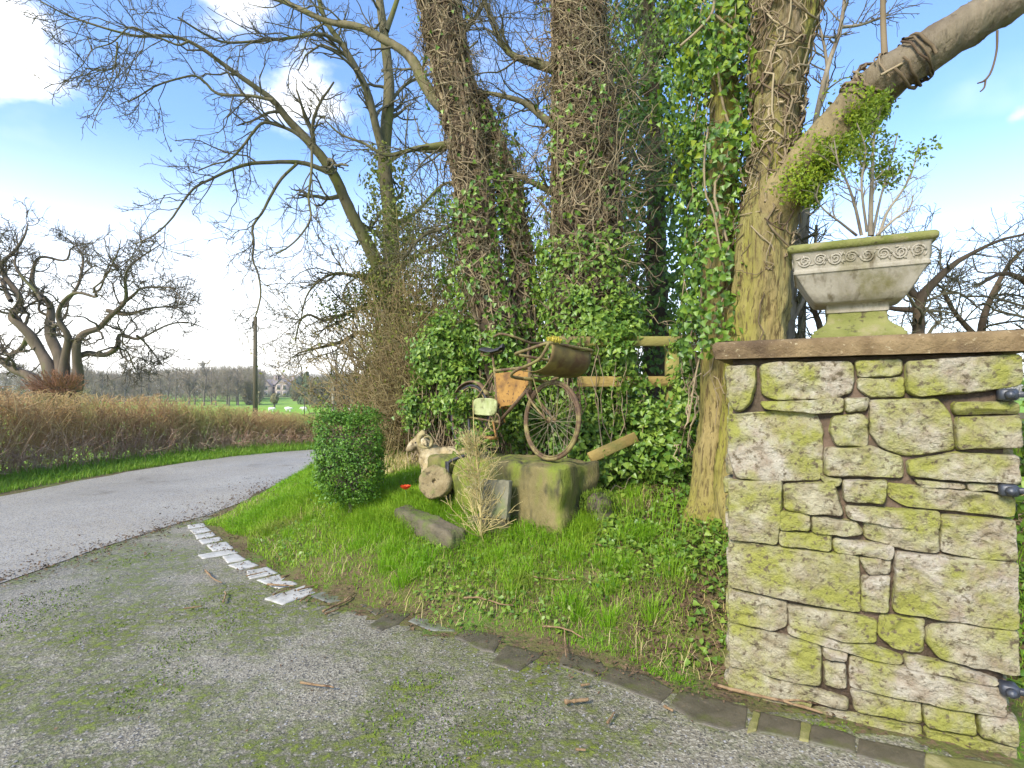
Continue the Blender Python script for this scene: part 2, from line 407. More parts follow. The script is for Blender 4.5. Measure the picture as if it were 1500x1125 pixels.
def asphalt(name, base, base2, moss, wet_lo, wet_hi, grit, moss_t, chip):
    m = bpy.data.materials.new(name); m.use_nodes = True
    nt = m.node_tree; N = nt.nodes; L = nt.links; b = N['Principled BSDF']
    tc = N.new('ShaderNodeTexCoord')
    def noise(sc, det=6., rough=.6, off=0.):
        mp = N.new('ShaderNodeMapping'); mp.inputs['Location'].default_value = (off, off * .6, 0)
        L.new(tc.outputs['Object'], mp.inputs[0])
        t = N.new('ShaderNodeTexNoise'); t.inputs['Scale'].default_value = sc; t.inputs['Detail'].default_value = det
        t.inputs['Roughness'].default_value = rough; L.new(mp.outputs[0], t.inputs['Vector']); return t.outputs['Fac']
    def rng(f, a, z, lo=0., hi=1.):
        r = N.new('ShaderNodeMapRange'); r.inputs[1].default_value = a; r.inputs[2].default_value = z; r.inputs[3].default_value = lo; r.inputs[4].default_value = hi
        L.new(f, r.inputs[0]); return r.outputs[0]
    def mix(f, a, z):
        x = N.new('ShaderNodeMix'); x.data_type = 'RGBA'; L.new(f, x.inputs[0])
        for s, k in ((a, 6), (z, 7)):
            if isinstance(s, tuple): x.inputs[k].default_value = (*s, 1)
            else: L.new(s, x.inputs[k])
        return x.outputs[2]
    def mul(a, z):
        x = N.new('ShaderNodeMath'); x.operation = 'MULTIPLY'; L.new(a, x.inputs[0])
        if isinstance(z, float): x.inputs[1].default_value = z
        else: L.new(z, x.inputs[1])
        return x.outputs[0]
    vo = N.new('ShaderNodeTexVoronoi'); vo.inputs['Scale'].default_value = grit; L.new(tc.outputs['Object'], vo.inputs['Vector'])
    sep = N.new('ShaderNodeSeparateColor'); L.new(vo.outputs['Color'], sep.inputs[0])
    big = rng(noise(.9), .35, .65)
    col = mix(big, base, base2)
    col = mix(rng(sep.outputs[0], .45, 1.), col, chip)                 # pale chippings
    col = mix(rng(sep.outputs[1], .75, .9), col, (.085, .077, .062))   # dark chippings
    pm = rng(noise(1.1, 8, .7, 5.), moss_t[0], moss_t[1])
    pm2 = rng(noise(16., 8, .75, 2.), .42, .56)
    mm = mul(pm, pm2)
    col = mix(mm, col, moss)
    L.new(col, b.inputs['Base Color'])
    wet = rng(noise(.55, 3, .5, 9.), .4, .62, wet_lo, wet_hi)
    L.new(wet, b.inputs['Roughness'])
    b.inputs['Specular IOR Level'].default_value = .5
    bp = N.new('ShaderNodeBump'); bp.inputs['Strength'].default_value = .6; bp.inputs['Distance'].default_value = .006
    L.new(vo.outputs['Distance'], bp.inputs['Height'])
    bp2 = N.new('ShaderNodeBump'); bp2.inputs['Strength'].default_value = .8; bp2.inputs['Distance'].default_value = .012
    L.new(mm, bp2.inputs['Height']); L.new(bp.outputs[0], bp2.inputs['Normal'])
    L.new(bp2.outputs[0], b.inputs['Normal'])
    return m
M['drive'] = asphalt('mossy_chip_drive', (.155, .134, .090), (.222, .194, .136), (.155, .185, .016), .5, .85, 110., (.42, .56), (.38, .345, .26))
M['road'] = asphalt('wet_lane_asphalt', (.315, .27, .19), (.39, .345, .255), (.18, .145, .09), .42, .65, 110., (.58, .7), (.31, .305, .30))

# ------------------------------------------------------------------ terrain
EDGE = np.array([(20, 1.2), (6, 1.7), (2.6, 2.08), (2.12, 2.27), (1.62, 2.55), (1.06, 2.80), (.04, 3.3), (-.76, 3.70), (-1.62, 4.2), (-3.42, 6.25), (-3.62, 7.5), (-3.7, 9.5), (-3.25, 11.8),
                 (-1.5, 13.5), (2, 14.8), (8, 16.5), (20, 19)], float)
def edge_dist(x, y):
    p = np.stack([np.asarray(x, float), np.asarray(y, float)], -1)
    best = np.full(p.shape[:-1], 1e9)
    for a, b in zip(EDGE[:-1], EDGE[1:]):
        ab = b - a
        t = np.clip(((p - a) @ ab) / (ab @ ab), 0, 1)
        d = np.linalg.norm(p - (a + t[..., None] * ab), axis=-1)
        best = np.minimum(best, d)
    ins = np.zeros(p.shape[:-1], bool)
    q = EDGE
    for i in range(len(q)):
        a, b = q[i], q[(i + 1) % len(q)]
        c = ((a[1] > p[..., 1]) != (b[1] > p[..., 1])) & (p[..., 0] < (b[0] - a[0]) * (p[..., 1] - a[1]) / (b[1] - a[1] + 1e-12) + a[0])
        ins ^= c
    return np.where(ins, best, -best)
def bank_h(x, y, lumps=True):
    d = edge_dist(x, y)
    if lumps:
        P = np.stack([x, y, 0 * np.asarray(x, float)], -1); d = d + .045 * sn(P, 8., 15) + .03 * sn(P, 21., 16)
    h = np.where(d < 0, np.where(d > -.17, .006 + .02 * d, .0026 + (d + .17) * .5), 1.02 * (1 - np.exp(-np.maximum(d, 0) * .45 / 1.02)) * 1.12)
    if lumps:
        P = np.stack([x, y, 0 * np.asarray(x, float)], -1)
        h = h + np.clip(d, 0, .6) * (.05 * sn(P, 3.2, 5) + .03 * sn(P, 9., 6))
    return h
def ground_hit(px, py):
    Y = np.linspace(1.8, 14, 3000)
    x = (px - CX) / F_PX * Y; z = EYE + (HOR - py) / F_PX * Y
    g = bank_h(x, Y)
    k = np.argmax(z <= g)
    return np.array([x[k], Y[k], g[k]])
def flat_hit(px, py, z=0.):
    Y = (EYE - z) * F_PX / (py - HOR)
    return np.array([(px - CX) / F_PX * Y, Y, z])

# bank
xs = np.arange(-4.4, 10.01, .08); ys = np.concatenate([np.arange(1.2, 9, .08), np.arange(9, 19.5, .3)])
X, Yg = np.meshgrid(xs, ys)
D = edge_dist(X, Yg); Z = bank_h(X, Yg)
V = np.stack([X, Yg, Z], -1).reshape(-1, 3)
nx, ny = len(xs), len(ys)
i, j = np.meshgrid(np.arange(nx - 1), np.arange(ny - 1)); q = (j * nx + i).ravel()
f = np.stack([q, q + 1, q + nx + 1, q + nx], 1)
dk = D.reshape(-1)[f].max(1) > -.12
structure('grass_bank', MB().add(V, f[dk]), M['bank'])

def field_z(y): return np.interp(y, [16, 28, 45, 80, 110, 150, 215, 400, 3000], [-.06, -.35, -1.0, -1.6, -1.4, -.9, -.4, -.3, -.3])
# field sheet out to the horizon, lane, drive, verge
g = [-1500, -400, -150, -60, -25, -12, -9.4]
mb = MB()
gx = np.array([-2200, -600, -200, -80, -30, -10, 0, 10, 30, 80, 200, 600, 2200.]); gy = np.array([-300, -60, -20, 0, 10, 16, 22, 28, 35, 42, 50, 60, 70, 80, 95, 110, 130, 150, 180, 215, 300, 600, 1200, 3000.])
X, Yg = np.meshgrid(gx, gy)
Z = field_z(Yg)
n = len(gx); q = (np.arange(len(gy) - 1)[:, None] * n + np.arange(n - 1)).ravel()
mb.add(np.stack([X, Yg, Z], -1).reshape(-1, 3), np.stack([q, q + 1, q + n + 1, q + n], 1))
structure('field', mb, M['field'])

def strip(Lp, Rp, z, name, mat, n=60, wob=0., seed=3):
    a = resample(np.c_[np.array(Lp, float), np.zeros(len(Lp))], n); b = resample(np.c_[np.array(Rp, float), np.zeros(len(Rp))], n)
    m = 6
    t = np.linspace(0, 1, m)[None, :, None]
    v = a[:, None] * (1 - t) + b[:, None] * t
    v[:, 0, :2] += wob * sn(v[:, 0], 5, seed)[:, None]; v[:, -1, :2] += wob * sn(v[:, -1], 5, seed + 1)[:, None]
    v[..., 2] = z
    k = (np.arange(n - 1)[:, None] * m + np.arange(m - 1)).ravel()
    return structure(name, MB().add(v.reshape(-1, 3), np.stack([k, k + m, k + m + 1, k + 1], 1)), mat)
ROAD_L = [(-8.1, -12), (-7.7, 0), (-7.5, 5), (-7.35, 7.84), (-7.2, 10.4), (-6.6, 12.7), (-5.3, 14.2), (-2, 16.1), (4, 18.2), (14, 21)]
ROAD_R = [(-4.3, -12), (-4.2, 0), (-4.05, 4.4), (-3.72, 6.9), (-3.78, 9.0), (-3.5, 11.4), (-2.4, 13.2), (1, 14.6), (7, 16.4), (16, 18.4)]
strip(ROAD_L, ROAD_R, .006, 'lane', M['road'], 90, .06)
mb = MB()
v = np.array([(-4.9, -6, 0), (9, -6, 0), (9, 4, 0), (-.4, 4.9, 0), (-2.4, 8.0, 0), (-2.9, 12, 0), (-4.9, 10, 0)], float)
mb.poly(v); structure('driveway', mb, M['drive'])
HB = [(-9.2, -4), (-8.95, 4), (-8.75, 9.2), (-8.0, 12.4), (-5.9, 15.1), (-2.5, 17.0), (4, 19.3), (14, 22)]
strip([(x - 1.2, y + .3) for x, y in HB], [(x + .15, y) if k < 3 else (x, y) for k, (x, y) in enumerate(ROAD_L)][:0] or
      [(-7.95, -12), (-7.55, 0), (-7.4, 5), (-7.25, 7.84), (-7.1, 10.4), (-6.5, 12.7), (-5.2, 14.2), (-1.9, 16.1), (4, 18.2), (14, 21)], .002, 'verge', M['bank'], 60)

def on_left(x, y, poly):   # x of a polyline at height y
    p = np.array(poly); return np.interp(y, p[:, 1], p[:, 0])
HAZE, SKY, SUN, SUNANG, EXPO, CLOUD, SKYTINT = .0006, .15, 2.6, 16., 1.2, 6.0, (.85, .97, 1.15, 1)
# ------------------------------------------------------------------ gate pillar of rubble stone
P0 = np.array([1.10, 2.76, 0.]); U = np.array([.8813, -.4725, 0.]); NI = np.array([.4725, .8813, 0.]); UP = np.array([0, 0, 1.])
def face_hit(px, py):
    d = np.array([(px - CX) / F_PX, 1, (HOR - py) / F_PX]); o = np.array([0, 0, EYE])
    t = ((P0 - o) @ NI) / (d @ NI); p = o + t * d
    return np.array([(p - P0) @ U, p[2]])
def za(pts): return [(1040 + u / 2.96, 320 + v / 2.96) for u, v in pts]
def zb(pts): return [(1000 + u / 2.528, 680 + v / 2.528) for u, v in pts]
STONES = [za(p) for p in (
    [(70,640),(195,636),(202,700),(180,800),(140,835),(105,830),(75,770)],
    [(216,636),(300,622),(612,622),(627,680),(612,752),(530,785),(300,790),(226,765)],
    [(633,618),(832,612),(834,672),(780,687),(640,688)],
    [(638,695),(842,690),(842,772),(700,776),(645,745)],
    [(848,622),(1100,602),(1350,590),(1352,722),(1200,747),(900,772),(850,752)],
    [(218,795),(420,788),(577,780),(582,838),(450,846),(240,826)],
    [(586,780),(690,780),(682,832),(587,840)],
    [(530,860),(650,845),(687,870),(682,987),(545,987),(518,920)],
    [(690,790),(980,778),(1042,850),(1062,1000),(850,1032),(740,992),(693,930)],
    [(1050,798),(1335,796),(1342,845),(1058,848)],
    [(1062,862),(1340,852),(1348,992),(1068,1000)])]
STONES += [[(1066,608),(1140,602),(1196,606),(1205,630),(1204,702),(1140,704),(1080,701),(1067,665)],
           [(1207,656),(1275,654),(1322,670),(1323,699),(1208,696)],
           [(1328,675),(1400,663),(1492,668),(1494,707),(1400,704),(1330,696)]]
STONES += [zb(p) for p in (
    [(172,60),(370,55),(366,200),(350,297),(172,277)],
    [(375,75),(560,65),(597,187),(480,187),(374,166)],
    [(508,45),(592,55),(580,82),(530,76)],
    [(590,60),(757,60),(747,147),(598,136)],
    [(758,72),(1000,92),(1232,120),(1230,192),(1000,172),(820,152),(758,117)],
    [(858,58),(1042,74),(1042,88),(880,80)],
    [(1048,70),(1182,72),(1172,98),(1058,95)],
    [(603,153),(952,175),(952,242),(800,236),(608,197)],
    [(358,173),(472,185),(474,247),(358,242)],
    [(476,193),(640,210),(670,255),(600,266),(480,252)],
    [(670,213),(947,240),(947,327),(820,316),(673,272)],
    [(955,188),(1232,210),(1238,357),(1100,351),(953,322)],
    [(356,248),(552,262),(550,320),(358,297)],
    [(558,273),(782,300),(780,351),(650,336),(558,322)],
    [(170,283),(652,340),(657,547),(400,501),(170,452)],
    [(651,344),(772,344),(767,406),(688,411)],
    [(661,414),(767,411),(760,552),(660,542)],
    [(788,323),(1237,365),(1242,612),(1000,581),(777,546)],
    [(170,463),(387,510),(384,602),(340,617),(172,582)],
    [(388,520),(600,545),(717,580),(717,657),(600,657),(398,602)],
    [(733,558),(897,574),(887,697),(780,681),(723,632)],
    [(903,602),(1000,584),(1242,618),(1244,782),(1080,751),(950,716),(893,652)],
    [(390,602),(600,660),(690,665),(817,710),(812,740),(650,706),(393,627)],
    [(172,588),(500,664),(517,690),(512,817),(400,801),(176,741)],
    [(518,673),(610,694),(607,727),(524,716)],
    [(523,733),(602,739),(607,827),(524,812)],
    [(818,703),(1000,739),(1172,799),(1150,812),(960,776),(823,747)],
    [(618,709),(800,744),(1000,789),(1192,829),(1197,925),(900,880),(620,822)],
    [(172,754),(280,764),(482,869),(472,906),(300,884),(172,826)],
    [(358,794),(550,849),(612,868),(612,905),(500,884),(368,826)],
    [(622,835),(880,886),(884,958),(640,912)],
    [(892,888),(1080,922),(1085,1000),(895,962)],
    [(1095,922),(1238,936),(1240,1040),(1097,1004)],
    [(490,900),(640,925),(884,972),(884,1015),(640,985),(480,918)],
    [(895,975),(1085,1012),(1240,1052),(1240,1100),(900,1022)])]

def chaikin(p, k=2):
    p = np.asarray(p, float)
    for _ in range(k):
        q = np.roll(p, -1, 0); p = np.stack([p * .8 + q * .2, p * .2 + q * .8], 1).reshape(-1, 2)
    return p
def stone_patch(mb, poly, o, u, v, nrm, depth, seed, back=.03):
    """one rough rubble stone: poly in face coordinates, pillowed and chipped along nrm"""
    g = rng_(seed)
    p = np.asarray(poly, float); p = p.mean(0) + (p - p.mean(0)) * (1 + .009 / np.ptp(p, axis=0)); q = np.roll(p, -1, 0); e = np.linalg.norm(q - p, axis=1, keepdims=True); ct = np.minimum(.010 / e, .2); p = np.stack([p * (1 - ct) + q * ct, p * ct + q * (1 - ct)], 1).reshape(-1, 2)
    d = np.r_[0, np.cumsum(np.linalg.norm(np.diff(np.r_[p, p[:1]], axis=0), axis=1))]
    n = 64
    s = np.linspace(0, d[-1], n, endpoint=False)
    pc = np.r_[p, p[:1]]
    p = np.stack([np.interp(s, d, pc[:, 0]), np.interp(s, d, pc[:, 1])], 1)
    c = p.mean(0); size = min(np.ptp(p[:, 0]), np.ptp(p[:, 1]))
    edge = min(.011, size * .16)
    cuts = []
    for _ in range(g.integers(4, 8)):
        a_ = g.uniform(0, 6.283); d_ = np.array([math.cos(a_), math.sin(a_)]); ext = ((p - c) @ d_).max(); cuts.append((d_, ext - g.uniform(.004, .035) , g.uniform(.25, 1.1)))
    for _ in range(3):
        a_ = g.uniform(0, 6.283); d_ = np.array([math.cos(a_), math.sin(a_)]); cuts.append((d_, g.uniform(-.2, .3) * size, g.uniform(.05, .16)))
    rings = [(1., -back), (1., -.012)] + [(None, t) for t in (.12, .3, .55, .8, 1.)]
    verts = []
    rad = np.linalg.norm(p - c, axis=1, keepdims=True)
    tilt = g.normal(size=2) * .06
    k0 = 0
    seq = []
    for sc, h in rings:
        if sc is not None: q = p; z = np.full(n, h)
        else:
            q = c + (p - c) * np.maximum(1 - edge * h / rad, .2); z = -.012 + (depth + .012) * math.sin(h * math.pi / 2) * np.ones(n)
        seq.append((q, z, 0 if sc is not None else h))
    qi = seq[-1][0]
    for k in range(1, 12):
        seq.append((c + (qi - c) * (1 - k / 11.5), np.full(n, depth), 1.))
    f = []
    for k, (q, z, w) in enumerate(seq):
        Pq = np.c_[q, np.full(n, seed * 1.37)]
        rough = np.array([mnoise.fractal(Vector(a * 9.), 1.0, 2.1, 5) for a in Pq]) * .017 + np.array([mnoise.hetero_terrain(Vector(a * 4.), .9, 2., 4, .6) for a in Pq]) * .007 - np.array([abs(mnoise.noise(Vector((a[0] * 13., a[1] * 19., a[2])))) for a in Pq]) * .022
        z = z + (w * (rough + (q - c) @ tilt) if w else 0)
        if w:
            wob_ = np.array([mnoise.noise(Vector(a * 12.)) for a in Pq]) * .006
            for d_, o_, sl_ in cuts: z = np.minimum(z, depth + .006 - np.maximum((q - c) @ d_ + wob_ - o_, 0) * sl_)
            z = np.maximum(z, -.008)
        jit = np.array([mnoise.noise(Vector(a * 22.)) + .6 * mnoise.noise(Vector(a * 60.)) for a in Pq]) * .0045
        q = q + (q - c) / (np.linalg.norm(q - c, axis=1, keepdims=True) + 1e-6) * jit[:, None] * (1 if k < 7 else 0)
        verts.append(o + q[:, :1] * u + q[:, 1:] * v - z[:, None] * nrm)
    K = len(seq)
    for k in range(K - 1):
        for i in range(n):
            f.append((k * n + i, k * n + (i + 1) % n, k * n + n + (i + 1) % n, k * n + n + i))
    var = np.full(K * n + 1, g.random())
    verts.append((o + seq[-1][0].mean(0)[0] * u + seq[-1][0].mean(0)[1] * v - (depth + .004) * nrm)[None])
    mb.add(np.concatenate(verts), f, var)
    n0 = mb.n - 1 - n
    mb.F.setdefault(3, []).append(np.array([[n0 + i, n0 + (i + 1) % n, mb.n - 1] for i in range(n)]))

PW, PD, PH = 1.075, .62, 1.664
pil = thing('gate_pillar', 'lichened rubble stone gate pillar with a brown stone coping', 'gate pillar', tuple(P0))
mb = MB()
for k, s in enumerate(STONES):
    stone_patch(mb, [face_hit(*p) for p in s], P0, U, UP, NI, .016 + .02 * rng_(k).random(), k + 1)
def courses(o, u, nrm, width, seed):
    g = rng_(seed); z = -.02
    while z < PH - .04:
        h = min(g.choice([.09, .13, .2, .26]), PH - .02 - z); x = 0.012; k = 0
        while x < width - .03:
            w = min(g.uniform(.16, .36), width - .012 - x)
            if width - .012 - x - w < .1: w = width - .012 - x
            a = .012
            pts = [(x + a, z + a), (x + w / 2, z + a + g.uniform(-.006, .006)), (x + w - a, z + a + g.uniform(-.006, .006)), (x + w - a, z + h - a), (x + w / 2, z + h - a + g.uniform(-.006, .006)), (x + a, z + h - a)]
            stone_patch(mb, pts, o, u, UP, nrm, .016 + .014 * g.random(), int(seed * 50 + z * 997 + x * 313)); x += w
        z += h
courses(P0 + NI * PD, -NI, U, PD, 11)
courses(P0 + U * PW, NI, -U, PD, 12)
courses(P0 + U * PW + NI * PD, -U, -NI, PW, 13)
mb.build('stonework', M['stone_a'], pil, P0)
mb = MB(); mb.box(P0 + U * PW / 2 + NI * PD / 2 + UP * (PH / 2 - .05), (PW / 2 - .014, PD / 2 - .014, PH / 2 + .05), ax=[U, NI, UP])
mb.build('mortar', M['mortar'], pil, P0, smooth=False)
# coping with a chipped front edge
mb = MB(); n = 90
a0, a1, b0, b1 = -.065, PW + .075, -.05, PD + .05
z0, z1 = PH, PH + .092
prof = [(0, z0 + .004), (-.0, z0 + .012), (-.008, z0 + .05), (-.006, z1 - .016), (.008, z1 - .002), (.06, z1 + .003)]
path = []
for (xa, ya), (xb, yb) in (((a0, b0), (a1, b0)), ((a1, b0), (a1, b1)), ((a1, b1), (a0, b1)), ((a0, b1), (a0, b0))):
    for t in np.linspace(0, 1, 46, endpoint=False): path.append((xa + (xb - xa) * t, ya + (yb - ya) * t))
path = np.array(path); cc = np.array([(a0 + a1) / 2, (b0 + b1) / 2])
rows = []
for off, z in prof:
    inn = np.clip((cc - path) / np.array([.5, .3]), -1, 1)
    q = path + np.sign(cc - path) * off * (np.abs(np.abs(cc - path) - np.array([(a1 - a0) / 2, (b1 - b0) / 2])) < .002)
    P3 = np.c_[q, np.full(len(q), z)]
    ro = np.array([mnoise.fractal(Vector(p * 14.), 1., 2., 5) for p in P3])
    ch = np.array([mnoise.noise(Vector(p * 6. + np.array([9, 3, 1.]))) for p in P3])
    q = q + (cc - path) / np.linalg.norm(cc - path, axis=1, keepdims=True) * (ro * .006 + np.maximum(ch, 0) * .006)[:, None]
    rows.append(P0 + q[:, :1] * U + q[:, 1:] * NI + UP * (z + ro * .002)[:, None])
m_ = len(path)
f = [(k * m_ + i, k * m_ + (i + 1) % m_, k * m_ + m_ + (i + 1) % m_, k * m_ + m_ + i) for k in range(len(prof) - 1) for i in range(m_)]
mb.add(np.concatenate(rows), f); mb.poly(rows[-1]); mb.poly(rows[0][::-1])
mb.build('coping', M['coping'], pil, P0)
# iron gate hooks let into the pillar
for (px, py) in ((1472, 578), (1473, 716), (1474, 1004)):
    s, z = face_hit(px, py); mb = MB()
    o = P0 + U * s - NI * .03 + UP * z
    mb.box(o, (.03, .03, .024), ax=[U, NI, UP], bevel=.008)
    mb.box(o + U * .05 - NI * .006, (.035, .014, .012), ax=[U, NI, UP], bevel=.004)
    mb.tube([o + U * .075 - UP * .035, o + U * .075 + UP * .05], .012, 10)
    mb.lathe([(.0, .03), (.012, .028), (.018, .018), (.018, 0), (.012, -.004)], 10, o - NI * .03, [U, UP, -NI])
    mb.build('hinge', M['iron'], pil, P0)

# ------------------------------------------------------------------ stone planter on the pillar
UC = np.array([1.682, 2.672, PH + .0955])
urn = thing('stone_planter', 'oblong cast stone planter with scrolled frieze standing on the gate pillar', 'planter', tuple(UC), math.atan2(U[1], U[0]))
def rect_loft(prof, r=.02, nc=5, ns=14):
    mb = MB(); rows = []
    for a, b, z in prof:
        rr = min(r, a * .3, b * .3); q = []
        cs = [(a - rr, -b + rr, -90), (a - rr, b - rr, 0), (-a + rr, b - rr, 90), (-a + rr, -b + rr, 180)]
        for k, (x, y, t0) in enumerate(cs):
            for t in np.linspace(0, 90, nc): q.append((x + rr * math.cos(R_(t0 + t)), y + rr * math.sin(R_(t0 + t)), z))
            x2, y2, t2 = cs[(k + 1) % 4]
            p, e = np.array(q[-1][:2]), np.array((x2 + rr * math.cos(R_(t2)), y2 + rr * math.sin(R_(t2))))
            for t in np.linspace(0, 1, ns + 2)[1:-1]: w = p * (1 - t) + e * t; q.append((w[0], w[1], z))
        rows.append(q)
    n = len(rows[0]); v = np.array(rows).reshape(-1, 3)
    nz = np.array([mnoise.fractal(Vector(p * 16.), 1., 2., 4) for p in v]) * .0025
    v = v + unit(v * np.array([1, 1, 0]))* nz[:, None]
    f = [(k * n + i, k * n + (i + 1) % n, k * n + n + (i + 1) % n, k * n + n + i) for k in range(len(rows) - 1) for i in range(n)]
    mb.add(v, f); mb.poly(v[:n][::-1]); mb.poly(v[-n:])
    return mb
rect_loft([(.19, .13, 0), (.192, .131, .02), (.182, .122, .026), (.18, .12, .036), (.166, .108, .046), (.148, .094, .058), (.135, .085, .07), (.128, .08, .078), (.124, .077, .09), (.12, .075, .125)], .012).build('pedestal', M['urn_moss'], urn)
rect_loft([(.126, .08, .1255), (.128, .082, .132), (.128, .082, .165), (.165, .112, .168), (.182, .126, .176), (.206, .145, .212), (.232, .165, .258), (.256, .183, .30), (.261, .186, .306)], .008).build('bowl', M['urn'], urn)
fz = rect_loft([(.266, .19, .3065), (.269, .192, .31), (.266, .19, .316), (.269, .192, .32), (.264, .187, .326), (.265, .188, .33), (.272, .194, .404), (.276, .198, .408)], .012)
def scrolls(mb, o, u, n_out, length, seed):
    g = rng_(seed); k = max(3, int(length / .062))
    for i in range(k):
        cx = -length / 2 + length * (i + .5) / k; sg = 1 if i % 2 else -1
        th = np.linspace(0, 4.2 * math.pi, 26) * sg
        rr = np.linspace(.028, .004, 26)
        p = np.stack([cx + rr * np.cos(th + (0 if sg > 0 else math.pi)), .366 + rr * np.sin(th) * 1.0], 1)
        out = .001 + (p[:, 1] - .33) * .094
        mb.tube(o + p[:, :1] * u + p[:, 1:] * UP + (out[:, None] + .001) * n_out, np.linspace(.0045, .0025, 26), 6)
        for t in range(7):
            a = g.uniform(0, 6.28); c0 = np.array([cx + g.uniform(-.03, .03), .366 + g.uniform(-.026, .026)])
            d = np.array([math.cos(a), math.sin(a)]) * g.uniform(.008, .015)
            pp = np.stack([c0 - d, c0, c0 + d])
            pp[:, 1] = np.clip(pp[:, 1], .336, .398)
            out = .001 + (pp[:, 1] - .33) * .094
            mb.tube(o + pp[:, :1] * u + pp[:, 1:] * UP + out[:, None] * n_out, [.0015, .0052, .0015], 6)
X1, Y1 = np.array([1., 0, 0]), np.array([0, 1., 0])
scrolls(fz, -Y1 * .188, X1, -Y1, .50, 1); scrolls(fz, Y1 * .188, -X1, Y1, .50, 2)
scrolls(fz, X1 * .265, Y1, X1, .34, 3); scrolls(fz, -X1 * .265, -Y1, -X1, .34, 4)
fz.build('frieze', M['urn'], urn)
rect_loft([(.279, .2, .4085), (.289, .209, .414), (.294, .213, .424), (.294, .213, .436), (.286, .206, .446), (.262, .183, .448), (.255, .176, .44), (.25, .172, .415)], .015).build('rim', M['urn_moss'], urn)
mb = MB(); mb.poly([(x, y, .43) for x, y in ((-.252, -.174), (.252, -.174), (.252, .174), (-.252, .174))]); mb.build('soil', M['soil'], urn)

# shrub growing in the planter
g = rng_(40); M['planter_leaf'] = mk('planter_leaf', (.10, .17, .016), (.15, .22, .02), 5, .5, var=((.22, .30, .025), (.28, .34, .035)), transl=.4)
SB = np.array([1.70, 2.68, 2.19])
shr = thing('planter_shrub', 'leggy small leaved shrub growing in the stone planter', 'shrub', tuple(SB))
st = MB(); lf = MB()
limbs = []
for rows, Y, Ye in (([(1275, 345, 9), (1276, 300, 8), (1278, 250, 6), (1280, 205, 4), (1290, 160, 3)], 2.68, 2.66), ([(1262, 345, 6), (1252, 300, 5), (1240, 265, 4), (1228, 240, 3), (1222, 205, 2)], 2.66, 2.60),
                    ([(1288, 345, 6), (1300, 310, 5), (1318, 285, 4), (1335, 255, 3), (1345, 215, 2)], 2.69, 2.78), ([(1278, 345, 6), (1290, 290, 4), (1304, 240, 3), (1315, 195, 2)], 2.72, 2.85),
                    ([(1255, 345, 5), (1230, 325, 4), (1208, 308, 3), (1196, 290, 2), (1200, 270, 2)], 2.64, 2.55), ([(1270, 340, 5), (1262, 270, 4), (1268, 220, 3), (1255, 180, 2)], 2.6, 2.5), ([(1284, 345, 5), (1312, 320, 4), (1332, 305, 3), (1338, 285, 2)], 2.66, 2.6)):
    p, r = trace(rows, Y, 14, Ye); limbs.append((p, r * .8)); st.tubes(p[None], (r * .8)[None], 7)
P1, R1 = stack(limbs)
P2, R2 = grow(P1, R1, 9, g, (.07, .2), 5, (.25, 1.), (.4, .9), .2, .06, .55, .0012)
P3, R3 = grow(P2, R2, 4, g, (.03, .1), 4, (.2, 1.), (.4, .9), .25, .05, .6, .0009)
st.tubes(P2, R2, 4); st.tubes(P3, R3, 3)
st.build('stem', M['bark_grey'], shr, SB)
tips = np.concatenate([P3[:, 1:].reshape(-1, 3), P2[:, 2:].reshape(-1, 3)])
ok = (tips[:, 2] > 2.47 + .16 * np.abs(sn(tips, 9, 2))) & (tips[:, 0] > 1.55)
tips = np.repeat(tips[ok], 4, 0) + g.normal(size=(ok.sum() * 4, 3)) * .02 + g.random((ok.sum() * 4, 1)) * np.array([0, 0, .05])
leaves(lf, tips, g.normal(size=tips.shape) + [0, -.3, .6], g.uniform(.014, .028, len(tips)), g, 'oval', 0)
lf.build('foliage', M['planter_leaf'], shr, SB)

# ------------------------------------------------------------------ kerb of setts and flags
def z5(p): return [(250 + u / 3, 740 + v / 3) for u, v in p]
def z6(p): return [(680 + u / 2.7786, 720 + v / 2.7786) for u, v in p]
K = [('sett_pale', z5(p)) for p in ([(75,85),(145,77),(155,90),(80,102)], [(85,106),(158,94),(178,110),(105,124)], [(107,128),(185,116),(200,131),(115,145)], [(125,150),(215,136),(228,151),(140,168)],
     [(158,171),(245,157),(277,187),(185,198)], [(120,214),(275,192),(300,205),(140,231)], [(228,221),(290,209),(332,235),(250,249)], [(254,259),(340,238),(387,262),(300,279)],
     [(334,286),(425,267),(472,295),(345,319)], [(380,326),(480,300),(562,345),(470,361)], [(414,406),(600,345),(662,370),(490,431)])]
K += [('flag_grey', z5(p)) for p in ([(614,396),(670,375),(792,405),(700,426)], [(1044,505),(1080,485),(1252,520),(1247,551),(1140,546)])]
K += [('flag', z5(p)) for p in ([(830,431),(900,418),(987,450),(900,479)], [(864,526),(960,464),(1062,470),(1000,516),(925,546)], [(1245,571),(1300,535),(1462,572),(1420,640),(1370,632)])]
K += [('flag', z6(p)) for p in ([(112,692),(170,620),(322,655),(215,727)], [(388,702),(400,645),(562,690),(582,716),(530,747)], [(553,762),(590,705),(747,745),(852,800),(800,852)], [(843,862),(880,800),(1152,868),(1142,952),(1080,967),(940,932)])]
K += [('flag_moss', zb(p)) for p in ([(238,985),(262,905),(286,914),(276,978)],)] + [('flag', zb(p)) for p in ([(275,985),(290,912),(440,948),(430,1012)], [(468,1020),(480,958),(600,985),(640,1002),(640,1062)], [(646,1070),(655,1008),(895,1060),(892,1138),(760,1100)])]
K += [('flag_moss', zb(p)) for p in ([(432,1012),(442,948),(478,956),(466,1018)], [(896,1142),(900,1062),(1200,1112),(1228,1200),(1000,1170)])]
